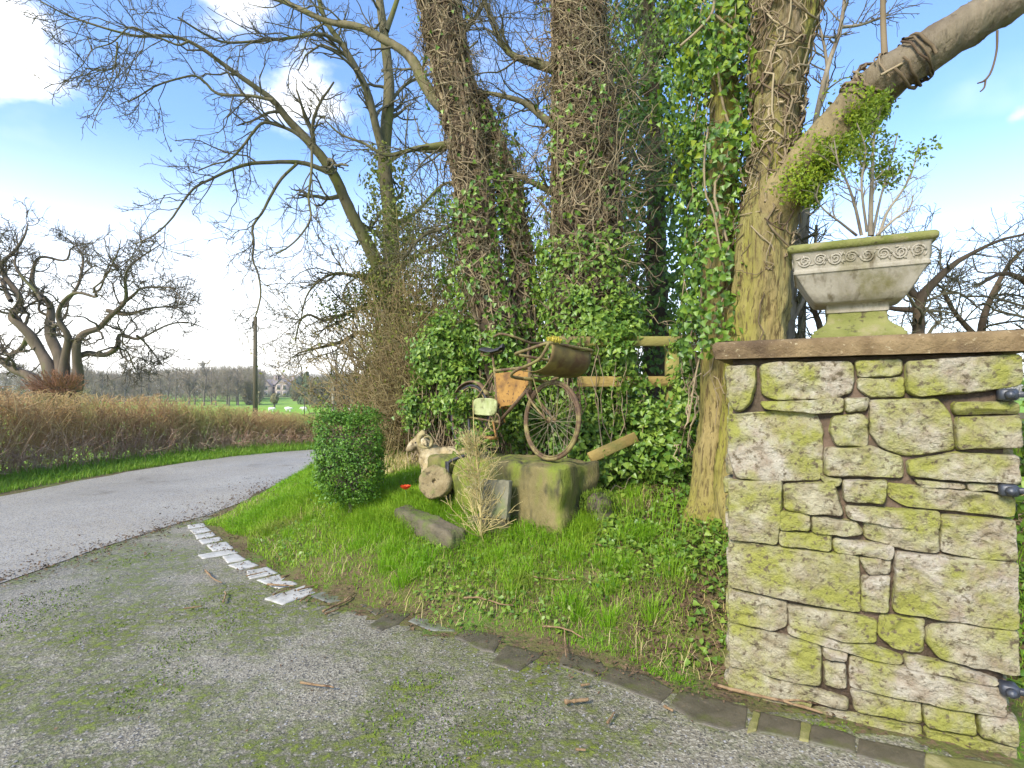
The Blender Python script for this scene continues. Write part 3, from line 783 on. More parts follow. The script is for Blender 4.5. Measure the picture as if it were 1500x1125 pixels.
what = {'sett_pale': 'pale wet stone sett in the kerb beside the grass bank', 'flag': 'dark damp flagstone in the drive kerb', 'flag_grey': 'grey damp flagstone in the drive kerb', 'flag_moss': 'mossy yellowish kerb stone between dark flags'}
PLACE = {0: 'first pale sett beside the lane, at the tip of the kerb', 1: 'second pale sett from the lane in the kerb', 2: 'third pale sett from the lane in the kerb', 3: 'fourth pale sett from the lane in the kerb', 4: 'fifth pale sett from the lane, set close to the grass',
         5: 'long narrow pale sett sticking out of the kerb into the drive', 6: 'small pale sett just after the long narrow one', 7: 'pale sett midway along the kerb with moss below it', 8: 'squarish pale sett with a twig along its lower edge',
         9: 'broad pale sett with brown twigs lying over it', 10: 'longest pale sett, last before the greyer stones', 11: 'grey half dry flagstone next after the pale setts', 12: 'grey lozenge flagstone among the darker green flags',
         13: 'small dark flagstone beside a bundle of twigs', 14: 'dark angular flagstone with bright moss along its edge', 15: 'dark flagstone below the grass, after the grey lozenge', 16: 'dark split flagstone midway along the kerb below the grass', 17: 'wedge shaped dark flagstone with a thin stem across it',
         18: 'long dark flagstone with a pale worn front edge', 19: 'large dark flagstone by the pillar end of the kerb', 20: 'mossy sliver between large dark flags near the long stick', 21: 'dark flagstone under the end of the long stick', 22: 'dark flagstone against the foot of the gate pillar', 23: 'long dark flagstone along the foot of the gate pillar',
         24: 'small mossy sliver below the long stick by the pillar', 25: 'large yellow mossy kerb stone at the pillar hinge end'}
for k, (mt, pts) in enumerate(K):
    q = np.array([flat_hit(*p, .012)[:2] for p in pts]); c = q.mean(0)
    q = c + (q - c) * 1.015
    g = rng_(200 + k); rows = []
    qq = q + 0.
    d = np.r_[0, np.cumsum(np.linalg.norm(np.diff(np.r_[qq, qq[:1]], axis=0), axis=1))]; s = np.concatenate([np.linspace(d[i_], d[i_ + 1], 8, endpoint=False) for i_ in range(len(d) - 1)]); pc = np.r_[qq, qq[:1]]
    qq = np.stack([np.interp(s, d, pc[:, 0]), np.interp(s, d, pc[:, 1])], 1)
    qq += np.array([[mnoise.noise(Vector((a[0] * 16, a[1] * 16, k))), mnoise.noise(Vector((a[0] * 16, a[1] * 16, k + 50)))] for a in qq]) * .006
    tl = g.normal(size=2) * .004
    for sc, z in ((1., -.03), (1., .002), (.97, .007), (.8, .008), (.5, .008), (.2, .008)):
        w = c + (qq - c) * sc
        rows.append(np.c_[w - c, z + (w - c) @ tl + .003 * np.array([mnoise.noise(Vector((a[0] * 12, a[1] * 12, k))) for a in w]) * (z > 0)])
    n = len(qq)
    mb = MB().add(np.concatenate(rows), [(r * n + i, r * n + (i + 1) % n, r * n + n + (i + 1) % n, r * n + n + i) for r in range(5) for i in range(n)])
    mb.poly(rows[-1])
    o = mb.build('paving_stone', M[mt]); o.location = (c[0], c[1], 0)
    tag(o, PLACE[k], 'paving stone', 'kerb stones along the drive')

# ------------------------------------------------------------------ trough plinth, slabs, millstone
A = np.array([-.80, 5.06, 0]); PU = np.array([.78, -.626, 0]); PN = np.array([.626, .78, 0]); ZT = .925
def rough_block(c, h, ax, seed, amp=.012, bev=.03, n=(14, 9, 9), taper=0.):
    """a worn block of stone: a gridded box, edges rounded, faces uneven"""
    V = []; F = []; ax = np.asarray(ax, float); h = np.asarray(h, float)
    mb = MB()
    for d in range(3):
        for sg in (-1, 1):
            a, b = [k for k in range(3) if k != d]
            u, v = np.meshgrid(np.linspace(-1, 1, n[a]), np.linspace(-1, 1, n[b]))
            p = np.zeros((u.size, 3)); p[:, a] = u.ravel(); p[:, b] = v.ravel(); p[:, d] = sg
            q = p * h
            inner = np.clip(q, -(h - bev), h - bev); dv = q - inner; L = np.linalg.norm(dv, axis=1, keepdims=True)
            q = inner + dv / np.maximum(L, 1e-9) * np.minimum(L, bev)
            q[:, :2] *= (1 + taper * q[:, 2:3] / h[2])
            nz = np.array([mnoise.fractal(Vector(w * 5. + np.array([seed * 3.1, 0, 0])), 1., 2., 5) for w in q])
            q = q * (1 + amp * nz / np.linalg.norm(h) * 2)[:, None] + unit(q) * (nz * amp)[:, None]
            k = (np.arange(n[b] - 1)[:, None] * n[a] + np.arange(n[a] - 1)).ravel()
            f = np.stack([k, k + 1, k + n[a] + 1, k + n[a]], 1)
            mb.add(np.asarray(c) + q @ ax, f if (sg > 0) == (d != 1) else f[:, ::-1])
    return mb
def block_at(s0, s1, depth, z0, z1): return A + PU * (s0 + s1) / 2 + PN * depth / 2 + UP * (z0 + z1) / 2, ((s1 - s0) / 2, depth / 2, (z1 - z0) / 2)
AX = [PU, PN, UP]
c, h = block_at(.34, 1.50, .56, .1, ZT)
pl = tag(rough_block(c, h, AX, 3, .016, .04, (40, 20, 24)).build('stone_trough', M['plinth'], None, c), 'long mossy stone trough block under the rusty bicycle', 'stone block')
c, h = block_at(0, .30, .62, .2, ZT - .01)
tag(rough_block(c, h, AX, 8, .014, .04, (14, 20, 20)).build('stone_trough', M['plinth'], None, c), 'short mossy stone block beside the ram, ahead of the millstone', 'stone block')
# iron hook hanging between the two blocks
hk = MB(); b = A + PU * .32 - PN * .03
hk.tube(resample([b + UP * .95 + PU * .14 + PN * .1, b + UP * .91 + PU * .06 + PN * .02, b + UP * .86, b + UP * .7, b + UP * .5], 16), .014, 8)
hk.box(b + UP * .72 - PN * .004, (.02, .008, .17), ax=AX)
tag(hk.build('iron_hook', M['black'], None, b), 'dark iron hook hanging over the gap between the stone blocks', 'hook')
# millstone
mc = at(638, 706, 4.84); ma = unit(np.array([-.25, -.9, .34])); mu = unit(np.cross([0, 0, 1.], ma)); mv = np.cross(ma, mu)
mb = MB(); mb.lathe([(0, .01), (.018, .012), (.0195, .036), (.022, .041), (.045, .042), (.07, .042), (.095, .042), (.12, .042), (.137, .041), (.146, .036), (.15, .026), (.152, 0), (.15, -.03), (.12, -.04), (0, -.035)], 56, mc, [mu, mv, ma])
V_ = mb.V[0]; mb.V[0] = V_ + unit(V_ - mc) * (np.array([mnoise.fractal(Vector(p * 12.), 1., 2., 4) for p in V_]) * .013)[:, None]
tag(mb.build('millstone', M['mill'], None, mc), 'round pale millstone with a centre hole leaning on the stone block', 'millstone')
# slabs
sc = at(727, 730, 4.36); sx = unit(np.array([.80, -.6, 0.])); sz = unit(np.array([-.22, .30, .92])); sz = unit(sz - (sz @ sx) * sx); sy = np.cross(sz, sx)
tag(rough_block(sc, (.135, .028, .15), [sx, sy, sz], 21, .006, .012, (16, 5, 16)).build('stone_slab', M['slate'], None, sc), 'grey stone slab leaning on the mossy trough behind the dry shrub', 'slab')
sc = ground_hit(722, 775) + np.array([0, .08, .03])
tag(rough_block(sc, (.17, .1, .07), [unit([.85, -.5, .05]), unit([.5, .85, 0]), UP], 25, .016, .03, (16, 10, 9)).build('stone_slab', M['dark_stone'], None, sc), 'dark mossy stone lying in grass below the leaning slab', 'stone')
p0, p1 = ground_hit(592, 765), ground_hit(668, 800)
sc = (p0 + p1) / 2 + UP * .05; d = unit(p1 - p0)
tag(rough_block(sc, (np.linalg.norm(p1 - p0) / 2 + .05, .1, .085), [d, unit(np.cross(UP, d)), np.cross(d, unit(np.cross(UP, d)))], 31, .02, .04, (30, 12, 10)).build('fallen_stone', M['dark_stone'], None, sc), 'long dark gatepost stone lying in the grass before the poppy', 'stone')

# mossy stump by the trough
sp = ground_hit(878, 760); mb = MB()
trunk_mesh(mb, np.array([sp - UP * .1, sp + UP * .06, sp + UP * .15, sp + UP * .2]), np.array([.14, .12, .10, .05]), 20, .05, .2, 7, 10)
st_ = thing('mossy_stump', 'low mossy rotten stump right of the stone trough'.replace('right of', 'beside'), 'stump', tuple(sp))
mb.build('trunk', M['dark_stone'], st_, sp)
mb = MB(); g = rng_(77); q, d = ball(g, 900, sp + UP * .13 - PN * .03, (.15, .13, .1), .8); blades(mb, q, g.uniform(.015, .04, 900), g.uniform(.002, .004, 900), g, 1.2); mb.build('moss', M['moss'], st_, sp)

# fallen plank, fence rails and post
a, b = at(866, 670, 4.62), at(930, 641, 4.86)
mb = MB(); d = unit(b - a); s_ = unit(np.cross(d, [0.25, -1, .35])); t_ = np.cross(d, s_)
mb.box((a + b) / 2, (np.linalg.norm(b - a) / 2 + .015, .048, .016), ax=[d, s_, t_], bevel=.005)
tag(mb.build('fallen_plank', M['timber'], None, (a + b) / 2), 'broken yellow timber plank lying tilted on the ivy bank', 'plank')
fo = at(900, 620, 5.35)
fe = thing('rail_fence', 'weathered yellow post and rail fence smothered in ivy', 'fence', tuple(fo))
for (x0, y0, x1, y1, h, mt) in ((806, 500, 998, 500, .046, 'timber_old'), (846, 559, 990, 559, .05, 'timber')):
    a, b = at(x0, y0, 5.22), at(x1, y1, 5.12); mb = MB(); d = unit(b - a)
    mb.box((a + b) / 2, (np.linalg.norm(b - a) / 2, .02, h), ax=[d, unit(np.cross(UP, d)), UP], bevel=.006); mb.build('rail', M[mt], fe, fo)
for px in (987,):
    a = at(px, 492, 5.16); mb = MB(); mb.box((a[0], a[1] + .06, (a[2] + .3) / 2), (.058, .05, (a[2] - .3) / 2), bevel=.008); mb.build('post', M['timber_old'], fe, fo)

# ------------------------------------------------------------------ the old carrier bicycle
REAR = np.array([-.44, 5.38]); FRONT = np.array([.30, 4.49])
hd = math.atan2(FRONT[1] - REAR[1], FRONT[0] - REAR[0])
bike = thing('carrier_bicycle', 'rusty old carrier bicycle with ochre frame panel standing on the mossy trough', 'bicycle', (REAR[0], REAR[1], ZT + .012), hd)
bike.rotation_euler = (R_(-5), 0, hd)
WB = float(np.linalg.norm(FRONT - REAR))
def wheel(x, r, seed, dark=False):
    g = rng_(seed)
    th = np.linspace(0, 2 * math.pi, 65)
    def ring(R1, t, n=10, sq=1.):
        mb = MB(); m = 64
        a = np.arange(m) / m * 2 * math.pi; b = np.arange(n) / n * 2 * math.pi
        rr = R1 + t * np.cos(b)[None] ; v = np.stack([x + rr * np.cos(a)[:, None], np.broadcast_to(t * sq * np.sin(b), (m, n)), r + rr * np.sin(a)[:, None]], -1).reshape(-1, 3)
        f = [(i * n + j, ((i + 1) % m) * n + j, ((i + 1) % m) * n + (j + 1) % n, i * n + (j + 1) % n) for i in range(m) for j in range(n)]
        return mb.add(v, f)
    w = ring(r - .016, .0155).build('wheel', M['rust'] if not dark else M['black'], bike)
    ring(r - .036, .009, 8, 1.7).build('rim', M['rust'], w)
    sp = MB()
    for k in range(32):
        a = k / 32 * 2 * math.pi; sd = 1 if k % 2 else -1; a2 = a + (.55 if (k // 2) % 2 else -.55)
        p = np.array([[x + .022 * math.cos(a2), sd * .028, r + .022 * math.sin(a2)], [x + (r - .04) * math.cos(a), 0, r + (r - .04) * math.sin(a)]])
        p = np.stack([p[0], p.mean(0) + g.normal(size=3) * .004, p[1]]); sp.tubes(p[None], np.full((1, 3), .0017), 4)
    sp.build('spokes', M['rust_pale'], w)
    hb = MB(); hb.lathe([(0, -.05), (.008, -.05), (.009, -.036), (.027, -.034), (.027, -.027), (.014, -.02), (.013, .02), (.027, .027), (.027, .034), (.009, .036), (.008, .05), (0, .05)], 16, (x, 0, r), [(1, 0, 0), (0, 0, 1), (0, -1, 0)])
    hb.build('hub', M['rust'], w)
wheel(WB, .335, 1); wheel(0, .325, 2, True)
FH, RH, BB = np.array([WB, 0, .335]), np.array([0, 0, .325]), np.array([.47, 0, .29])
S1, S0 = np.array([.345, 0, .80]), BB; H0, H1 = np.array([.875, 0, .60]), np.array([.835, 0, .86])
mb = MB()
mb.tube([S0, S1], .015, 10); mb.tube([S1 - (0, 0, .03), (.845, 0, .79)], .014, 10); mb.tube([BB, H0 + (0, 0, .02)], .016, 10); mb.tube([H0 - (-.012, 0, .06), H1], .018, 10)
for sd in (-1, 1):
    mb.tube([BB + (0, sd * .03, 0), RH + (0, sd * .055, 0)], .010, 8); mb.tube([S1 + (0, sd * .012, -.06), RH + (0, sd * .055, 0)], .008, 8)
mb.lathe([(0, -.04), (.024, -.04), (.024, .04), (0, .04)], 14, BB, [(1, 0, 0), (0, 0, 1), (0, -1, 0)])
mb.tube([(.30, 0, .93), (.345, 0, .78)], .012, 8)
mb.build('frame', M['rust'], bike)
mb = MB(); cr = np.array([.885, 0, .56])
for sd in (-1, 1): mb.tube(resample([cr + (0, sd * .02, .02), cr + (.01, sd * .05, -.01), cr + (.10, sd * .052, -.1), FH + (0, sd * .052, 0)], 12), np.linspace(.013, .009, 12), 8)
mb.tube([cr + (0, -.05, .012), cr + (0, .05, .012)], .014, 8); mb.build('fork', M['rust'], bike)
mb = MB()   # the painted sign panel filling the frame
pn = [(.372, .745), (.835, .765), (.862, .655), (.68, .455), (.40, .43)]
mb.poly([(x, -.006, z) for x, z in pn]); mb.poly([(x, .006, z) for x, z in pn][::-1])
for i in range(5):
    (x0, z0_), (x1, z1_) = pn[i], pn[(i + 1) % 5]; mb.poly([(x0, .006, z0_), (x1, .006, z1_), (x1, -.006, z1_), (x0, -.006, z0_)])
mb.build('panel', M['panel'], bike, smooth=False)
mb = MB(); mb.tube(resample([(H1[0] - .02, 0, .84), (.82, 0, .97), (.83, 0, 1.0)], 6), .012, 8)
mb.tube(resample([(.66, -.27, 1.03), (.74, -.26, 1.05), (.82, -.17, 1.03), (.845, 0, 1.0), (.82, .17, 1.03), (.74, .26, 1.05), (.66, .27, 1.03)], 36), .011, 8)
mb.build('handlebar', M['rust'], bike)
mb = MB()   # saddle
rows = []
for t in np.linspace(0, 1, 16):
    w = .095 * (1 - t) ** .8 * (1 if t > .04 else .75) + .02; x = .19 + .27 * t; zc = .975 + .012 * math.cos(t * 6) + .02 * (t > .9)
    th = np.linspace(0, 2 * math.pi, 18, endpoint=False)
    rows.append(np.stack([np.full(18, x), w * np.cos(th), zc + .018 * np.sin(th) - .022 * np.abs(np.cos(th)) ** 2], 1))
mb.add(np.concatenate(rows), [(k * 18 + i, k * 18 + (i + 1) % 18, k * 18 + 18 + (i + 1) % 18, k * 18 + 18 + i) for k in range(15) for i in range(18)]); mb.poly(rows[0][::-1]); mb.poly(rows[-1])
sd_ = mb.build('saddle', M['black'], bike)
mb = MB()
for sd in (-1, 1):
    mb.tube(resample([(.22, sd * .05, .955), (.30, sd * .03, .93), (.44, 0, .955)], 10), .005, 6)
    th = np.linspace(0, 10 * math.pi, 50); mb.tube(np.stack([.215 + .018 * np.cos(th), sd * .055 + .018 * np.sin(th), np.linspace(.91, .965, 50)], 1), .004, 5)
mb.tube([(.215, -.07, .91), (.30, 0, .925), (.215, .07, .91)], .006, 6); mb.build('spring', M['rust'], sd_)
# carrier: two bent tube loops and a scooped metal sheet
def bent(pts, r=.045, n=6):
    pts = [np.array(p, float) for p in pts]; out = []
    N_ = len(pts)
    for i in range(N_):
        a, b, c = pts[i - 1], pts[i], pts[(i + 1) % N_]
        u, v = unit(a - b), unit(c - b)
        for t in np.linspace(0, 1, n): out.append((1 - t) ** 2 * (b + u * r) + 2 * t * (1 - t) * b + t * t * (b + v * r))
    out.append(out[0]); return np.array(out)
mb = MB()
mb.tube(bent([(.92, -.25, .865), (1.34, -.25, .935), (1.36, .25, .935), (.92, .25, .865)]), .013, 9)
lo = resample([(.88, .20, .68), (.88, -.18, .675), (.90, -.24, .70), (1.00, -.255, .735), (1.16, -.255, .775), (1.26, -.252, .82), (1.32, -.25, .90), (1.335, -.25, .93)], 44)
mb.tube(lo, .013, 9)
lo2 = lo * np.array([1, -1, 1]); mb.tube(lo2, .013, 9)
mb.tube([(.90, -.1, .68), (.90, .1, .68)], .013, 8); mb.tube([(.86, 0, .72), (1.0, 0, .70), (1.2, 0, .72)], .011, 8)
for sd in (-1, 1): mb.tube(resample([(1.06, sd * .16, .72), (1.10, sd * .12, .55), FH + (0, sd * .06, .0)], 10), .006, 6)
cf = mb.build('carrier_frame', M['rust'], bike)
cf.data.materials[0] = mk('mossy_rust_tube', (.16, .115, .045), (.22, .19, .06), 14, .7, .5, 120, c3=(.10, .055, .03), s3=10, t3=(.5, .65), spec=.4, bdist=.003)
prof = resample(np.array([(1.345, 0, .93), (1.352, 0, .87), (1.335, 0, .80), (1.28, 0, .745), (1.19, 0, .715), (1.06, 0, .715), (.98, 0, .73)]), 26)
mb = MB(); m_ = 26; ny_ = 14; yy = np.linspace(-.225, .225, ny_); rows = []
for y in yy:
    q = prof.copy(); q[:, 1] = y; q[:, 2] += .006 * sn(q, 8, 4); rows.append(q)
v = np.concatenate(rows); f = [(i * m_ + j, i * m_ + j + 1, (i + 1) * m_ + j + 1, (i + 1) * m_ + j) for i in range(ny_ - 1) for j in range(m_ - 1)]
mb.add(v, f); tsh = mb.build('carrier_sheet', M['sheet'], bike)
sol = tsh.modifiers.new('thick', 'SOLIDIFY'); sol.thickness = .004
mb = MB(); q, d = ball(rng_(5), 260, (1.335, -.19, .955), (.05, .07, .03), .3); blades(mb, q, np.full(260, .022), np.full(260, .004), rng_(6), 1.); mb.build('lichen', M['yellow'], bike)
# chain guard, crank, pedals, mudguard, stand
mb = MB(); th = np.linspace(0, 2 * math.pi, 40, endpoint=False)
gx_ = .315 + .185 * np.sign(np.cos(th)) * np.abs(np.cos(th)) ** .45; gz = .425 + .082 * np.sign(np.sin(th)) * np.abs(np.sin(th)) ** .55
rows = [np.stack([.315 + (gx_ - .315) * s, np.full(40, y), .425 + (gz - .425) * s], 1) for s, y in ((.98, -.05), (1., -.056), (1., -.066), (.93, -.074), (.86, -.071), (.4, -.073))]
mb.add(np.concatenate(rows), [(k * 40 + i, k * 40 + (i + 1) % 40, k * 40 + 40 + (i + 1) % 40, k * 40 + 40 + i) for k in range(5) for i in range(40)]); mb.poly(rows[-1]); mb.poly(rows[0][::-1])
mb.build('chain_guard', M['guard'], bike)
mb = MB(); AXY = [(1, 0, 0), (0, 0, 1), (0, -1, 0)]
mb.lathe([(.075, .05), (.088, .05), (.088, .058), (.075, .058), (.075, .05)], 28, BB, AXY)
for a in range(5):
    t = a / 5 * 6.283; mb.tube([BB + (0, -.054, 0), BB + (.08 * math.cos(t), -.054, .08 * math.sin(t))], .006, 6)
ck = mb.build('chainring', M['rust'], bike)
for sd, an in ((-1, -1.05), (1, 2.09)):
    mb = MB(); e = BB + (.165 * math.cos(an), sd * .085, .165 * math.sin(an)); mb.tube([BB + (0, sd * .07, 0), e], .009, 8); c_ = mb.build('crank', M['panel'], bike)
    mb = MB(); mb.box(e + (0, sd * .06, 0), (.045, .048, .008), bevel=.004); mb.box(e + (.04, sd * .06, 0), (.006, .05, .014)); mb.box(e + (-.04, sd * .06, 0), (.006, .05, .014)); mb.build('pedal', M['panel'], c_)
mb = MB(); a = np.linspace(R_(38), R_(200), 40); mr = .352; rows = []
for w, o in ((-.03, -.012), (-.022, .004), (0, .009), (.022, .004), (.03, -.012)): rows.append(np.stack([(mr + o) * np.cos(a), np.full(40, w), .325 + (mr + o) * np.sin(a)], 1))
mb.add(np.concatenate(rows), [(k * 40 + i, k * 40 + i + 1, k * 40 + 41 + i, k * 40 + 40 + i) for k in range(4) for i in range(39)])
mg = mb.build('mudguard', M['rust'], bike); mg.modifiers.new('thick', 'SOLIDIFY').thickness = .002
mb = MB()
mb.tube(resample([(.10, -.08, .30), (.16, -.10, .12), (.20, -.13, .03), (.25, -.14, .012)], 14), .013, 8); mb.tube(resample([(.10, .08, .30), (.16, .10, .12), (.20, .13, .01)], 14), .011, 8)
mb.build('kickstand', M['black'], bike)

# ------------------------------------------------------------------ the cast ram (one continuous surface)
RO = at(624, 690, 5.40); RO[2] = bank_h(RO[0], RO[1]) - .0
ram = thing('ram_statue', 'weathered cream ram statue with curled horns beside the stone trough', 'statue', tuple(RO), 0)
rb = MB()
def ell(c, r, n=14):
    th = np.linspace(0, math.pi, n); prof = np.stack([np.sin(th), -np.cos(th)], 1)
    k = MB().lathe(prof, 20); v = k.V[0] * np.asarray(r) + np.asarray(c); rb.add(v, k.F[4][0])
def limb(pts, rad): rb.tube(resample(pts, 16), resample(np.c_[pts, ] if 0 else np.array(pts), 16, rad)[1][:, 0], 14)
# faces -x, local metres; total height about .55
S_ = 1.0
ell((.22, 0, .33), (.24, .125, .125)); ell((.06, 0, .34), (.13, .118, .14)); ell((.40, 0, .335), (.12, .12, .125)); ell((.2, 0, .28), (.2, .11, .1))
limb([(.06, 0, .38), (-.01, 0, .45), (-.05, -.005, .50)], [.105, .085, .07])
limb([(-.02, 0, .52), (-.08, -.01, .50), (-.14, -.02, .455), (-.168, -.025, .43)], [.062, .058, .044, .032]); ell((-.165, -.024, .432), (.028, .03, .026))
ell((-.05, 0, .545), (.055, .05, .045))
for sy in (-1, 1):
    limb([(.03, sy * .07, .30), (.0, sy * .075, .20), (.015, sy * .072, .11), (.005, sy * .072, .03)], [.06, .042, .03, .026]); ell((-.008, sy * .072, .018), (.036, .028, .02))
    limb([(.42, sy * .07, .32), (.40, sy * .08, .22), (.46, sy * .078, .13), (.44, sy * .078, .03)], [.085, .062, .033, .027]); ell((.428, sy * .078, .018), (.036, .028, .02))
    rb.tube(resample([(-.035, sy * .05, .52), (-.02, sy * .09, .505), (-.005, sy * .125, .475)], 8), [.018, .024, .026, .026, .022, .018, .012, .006], 10)
limb([(.50, 0, .38), (.545, 0, .32), (.55, 0, .24)], [.04, .035, .018])
for v in rb.V: pass
ro = rb.build('body', M['ram'], ram)
rm = ro.modifiers.new('join', 'REMESH'); rm.mode = 'VOXEL'; rm.voxel_size = .011; rm.use_smooth_shade = True
sm_ = ro.modifiers.new('soft', 'SMOOTH'); sm_.factor = .5; sm_.iterations = 5
tx = bpy.data.textures.new('fleece', 'CLOUDS'); tx.noise_scale = .035
dp = ro.modifiers.new('fleece', 'DISPLACE'); dp.texture = tx; dp.strength = .010; dp.mid_level = .5
for sy in (-1, 1):
    th = np.linspace(.5, 2 * math.pi * 1.15, 40); rr = np.linspace(.075, .042, 40)
    p = np.stack([-.035 + .03 + rr * np.cos(th + 1.2), sy * np.linspace(.035, .115, 40), .515 + rr * np.sin(th + 1.2)], 1)
    mb = MB(); w = np.linspace(.028, .008, 40) * (1 + .10 * np.sin(np.arange(40) * 1.7)); mb.tube(p, w, 10); mb.build('horn', M['horn'], ram)
    mb = MB(); k = MB().lathe(np.stack([np.sin(np.linspace(0, math.pi, 8)), -np.cos(np.linspace(0, math.pi, 8))], 1), 10); mb.add(k.V[0] * .008 + np.array((-.102, sy * .05 - .012, .503)), k.F[4][0]); mb.build('eye', M['black'], ram)
ram.rotation_euler = (0, 0, R_(14)); ram.scale = (1.04,) * 3
# ------------------------------------------------------------------ trees
def vines(mb, P, Rr, n, rng, K=9, step=.09, off=(.0, .05), fly=.0, s=(0, 1), rad=(.003, .009), wth=.35, rise=.6):
    """dead ivy stems wandering over a trunk (P, Rr); fly lifts their ends off it"""
    Q, v = resample(P, 60, Rr); rr = v[:, 0]
    Ltot = np.linalg.norm(np.diff(Q, axis=0), axis=1).sum()
    s0 = rng.uniform(s[0], s[1], n); th = rng.uniform(0, 6.283, n); dr = rng.normal(size=n) * wth; out = np.empty((n, K, 3))
    o = rng.uniform(off[0], off[1], n); fl = fly * rng.random(n) ** 2.2; up = rng.normal(size=n) * .8 + rise
    for k in range(K):
        x = np.clip(s0, 0, 1) * 59; i = np.minimum(x.astype(int), 58); w = (x - i)[:, None]
        c = Q[i] * (1 - w) + Q[i + 1] * w; r = rr[i] * (1 - w[:, 0]) + rr[i + 1] * w[:, 0]
        rad_ = r + o + fl * k / K
        out[:, k] = c + rad_[:, None] * np.stack([np.cos(th), np.sin(th), 0 * th], 1) + rng.normal(size=(n, 3)) * .012
        up = up * .8 + rng.normal(size=n) * .35 + rise * .2
        s0 = s0 + up * step / Ltot; dr = dr * .6 + rng.normal(size=n) * wth * .5; th = th + dr * .8 * step / np.maximum(rad_, .08) * 1.5
    R0 = rng.uniform(rad[0], rad[1], n) ** 1.0
    mb.tubes(out, R0[:, None] * np.linspace(1, .55, K)[None], 5, rng.random(n))
    return out, R0[:, None] * np.linspace(1, .55, K)[None]

def trunk_leaves(mb, P, Rr, n, rng, off=(.02, .15), s=(0, 1), size=(.03, .06), clump=True, kind='ivy', hang=.6, pw=1.):
    Q, v = resample(P, 80, Rr); rr = v[:, 0]
    x = (s[0] + (s[1] - s[0]) * rng.random(n) ** pw) * 79; i = np.minimum(x.astype(int), 78); w = (x - i)[:, None]
    c = Q[i] * (1 - w) + Q[i + 1] * w; th = rng.uniform(0, 6.283, n)
    d = np.stack([np.cos(th), np.sin(th), 0 * th], 1)
    o = rng.uniform(off[0], off[1], n)
    p = c + d * (rr[i] + o)[:, None]
    if clump:
        k = .5 + .5 * sn(p, 7, 31) + .4 * sn(p, 17, 33)
        p = p + d * (np.clip(k, 0, 1) * off[1] * .8)[:, None]
        keep = k + .5 * rng.random(n) > .30
        p, d = p[keep], d[keep]
    leaves(mb, p, d + rng.normal(size=d.shape) * .5 + [0, 0, .35], rng.uniform(size[0], size[1], len(p)), rng, kind, hang)

# --- bare forked ash with two stems
g = rng_(101); Y = 9.0
t1o = at(576, 600, Y); t1o[2] = bank_h(t1o[0], t1o[1]); t1 = thing('ash_tree', 'bare green stemmed ash with a straight stem and a leaning leader over the lane', 'tree', tuple(t1o))
mb = MB(); tw = MB(); main = []
T = [([(578,640,44),(575,480,34),(572,330,26),(563,230,22),(570,130,18),(560,30,14),(548,-60,10),(540,-160,6)], 9.0, 9.2),
     ([(566,45,10),(580,5,8),(600,-60,6),(610,-140,3)], 9.1, 9.4),
     ([(574,470,26),(562,415,24),(547,375,22),(517,317,19),(487,253,17),(457,213,14),(420,173,12),(400,147,10),(363,120,8),(317,87,7),(277,60,6),(233,52,5),(203,53,4),(160,43,3.4),(100,23,2.8),(60,2,2.2)], 9.0, 6.8),
     ([(563,232,14),(550,183,13),(540,140,12),(523,103,11),(500,63,9),(477,30,8),(462,-20,7),(440,-90,5)], 9.0, 8.2),
     ([(487,255,9),(450,240,8),(420,237,7),(395,238,6.5),(365,240,6),(335,250,5),(310,262,4.5),(285,275,4),(265,300,3.4),(250,322,3),(225,345,2.5),(195,358,2)], 8.2, 7.2),
     ([(455,212,7),(430,193,6),(405,183,5.5),(385,180,5),(370,195,4.5),(355,215,4),(335,235,3.2),(315,240,2.5),(290,250,2)], 7.9, 7.4),
     ([(400,147,6),(365,140,5),(320,138,4.5),(300,120,4),(285,111,3.6),(262,115,3.4),(230,125,3),(205,140,2.6),(187,150,2.2)], 7.5, 7.0),
     ([(435,240,5),(412,262,5),(395,290,4.6),(385,310,4.2),(370,332,4),(372,355,3.6),(370,380,3.2),(378,400,3),(382,430,3),(377,455,2.6),(374,464,2.4)], 8.0, 7.4),
     ([(457,215,5),(456,255,4.5),(452,290,4),(455,320,3.6),(440,345,3),(422,362,2.6),(405,372,2)], 7.9, 7.4),
     ([(277,60,4),(262,66,3.6),(245,60,3.4),(215,48,3),(190,40,2.6),(165,62,2.2),(140,70,2)], 6.9, 6.6),
     ([(172,62,3),(170,85,2.6),(165,100,2.4),(145,103,2),(125,100,1.6)], 6.8, 6.6),
     ([(500,63,7),(470,50,6),(430,55,5),(380,60,4.5),(330,62,4),(300,50,3.5),(260,25,3)], 8.4, 7.2),
     ([(575,480,14),(545,491,9),(525,487,7),(504,499,6),(474,508,4.5),(455,512,3.5),(437,517,2.5)], 9.0, 8.4),
     ([(562,440,12),(530,450,8),(500,462,6),(474,469,5),(453,461,4),(440,470,3),(432,500,2)], 9.0, 8.2),
     ([(555,400,9),(525,405,7),(495,400,5),(470,410,4),(450,432,3),(440,470,2)], 9.0, 8.0),
     ([(565,240,7),(600,220,6),(640,222,5),(690,205,4),(730,215,3)], 9.0, 9.6), ([(570,150,6),(600,120,5),(650,100,4),(700,60,3)], 9.1, 9.8),
     ([(572,330,8),(610,310,6),(650,270,5),(690,265,4),(740,240,3)], 9.0, 9.6), ([(574,400,8),(620,370,6),(660,350,5),(710,320,4)], 9.0, 9.8)]
for k, (rows, a, b) in enumerate(T):
    p, r = trace(rows, a, 26, b)
    r = r * .88
    if k in (0, 2): trunk_mesh(mb, p, r, 16, .04, .05, k + 3, 70)
    else: mb.tubes(p[None], r[None], 8)
    main.append((p, r))
mb.build('trunk', M['bark_ash'], t1, t1o)
P1, R1 = stack(main, 20)
P1b, R1b = P1[2:], R1[2:]
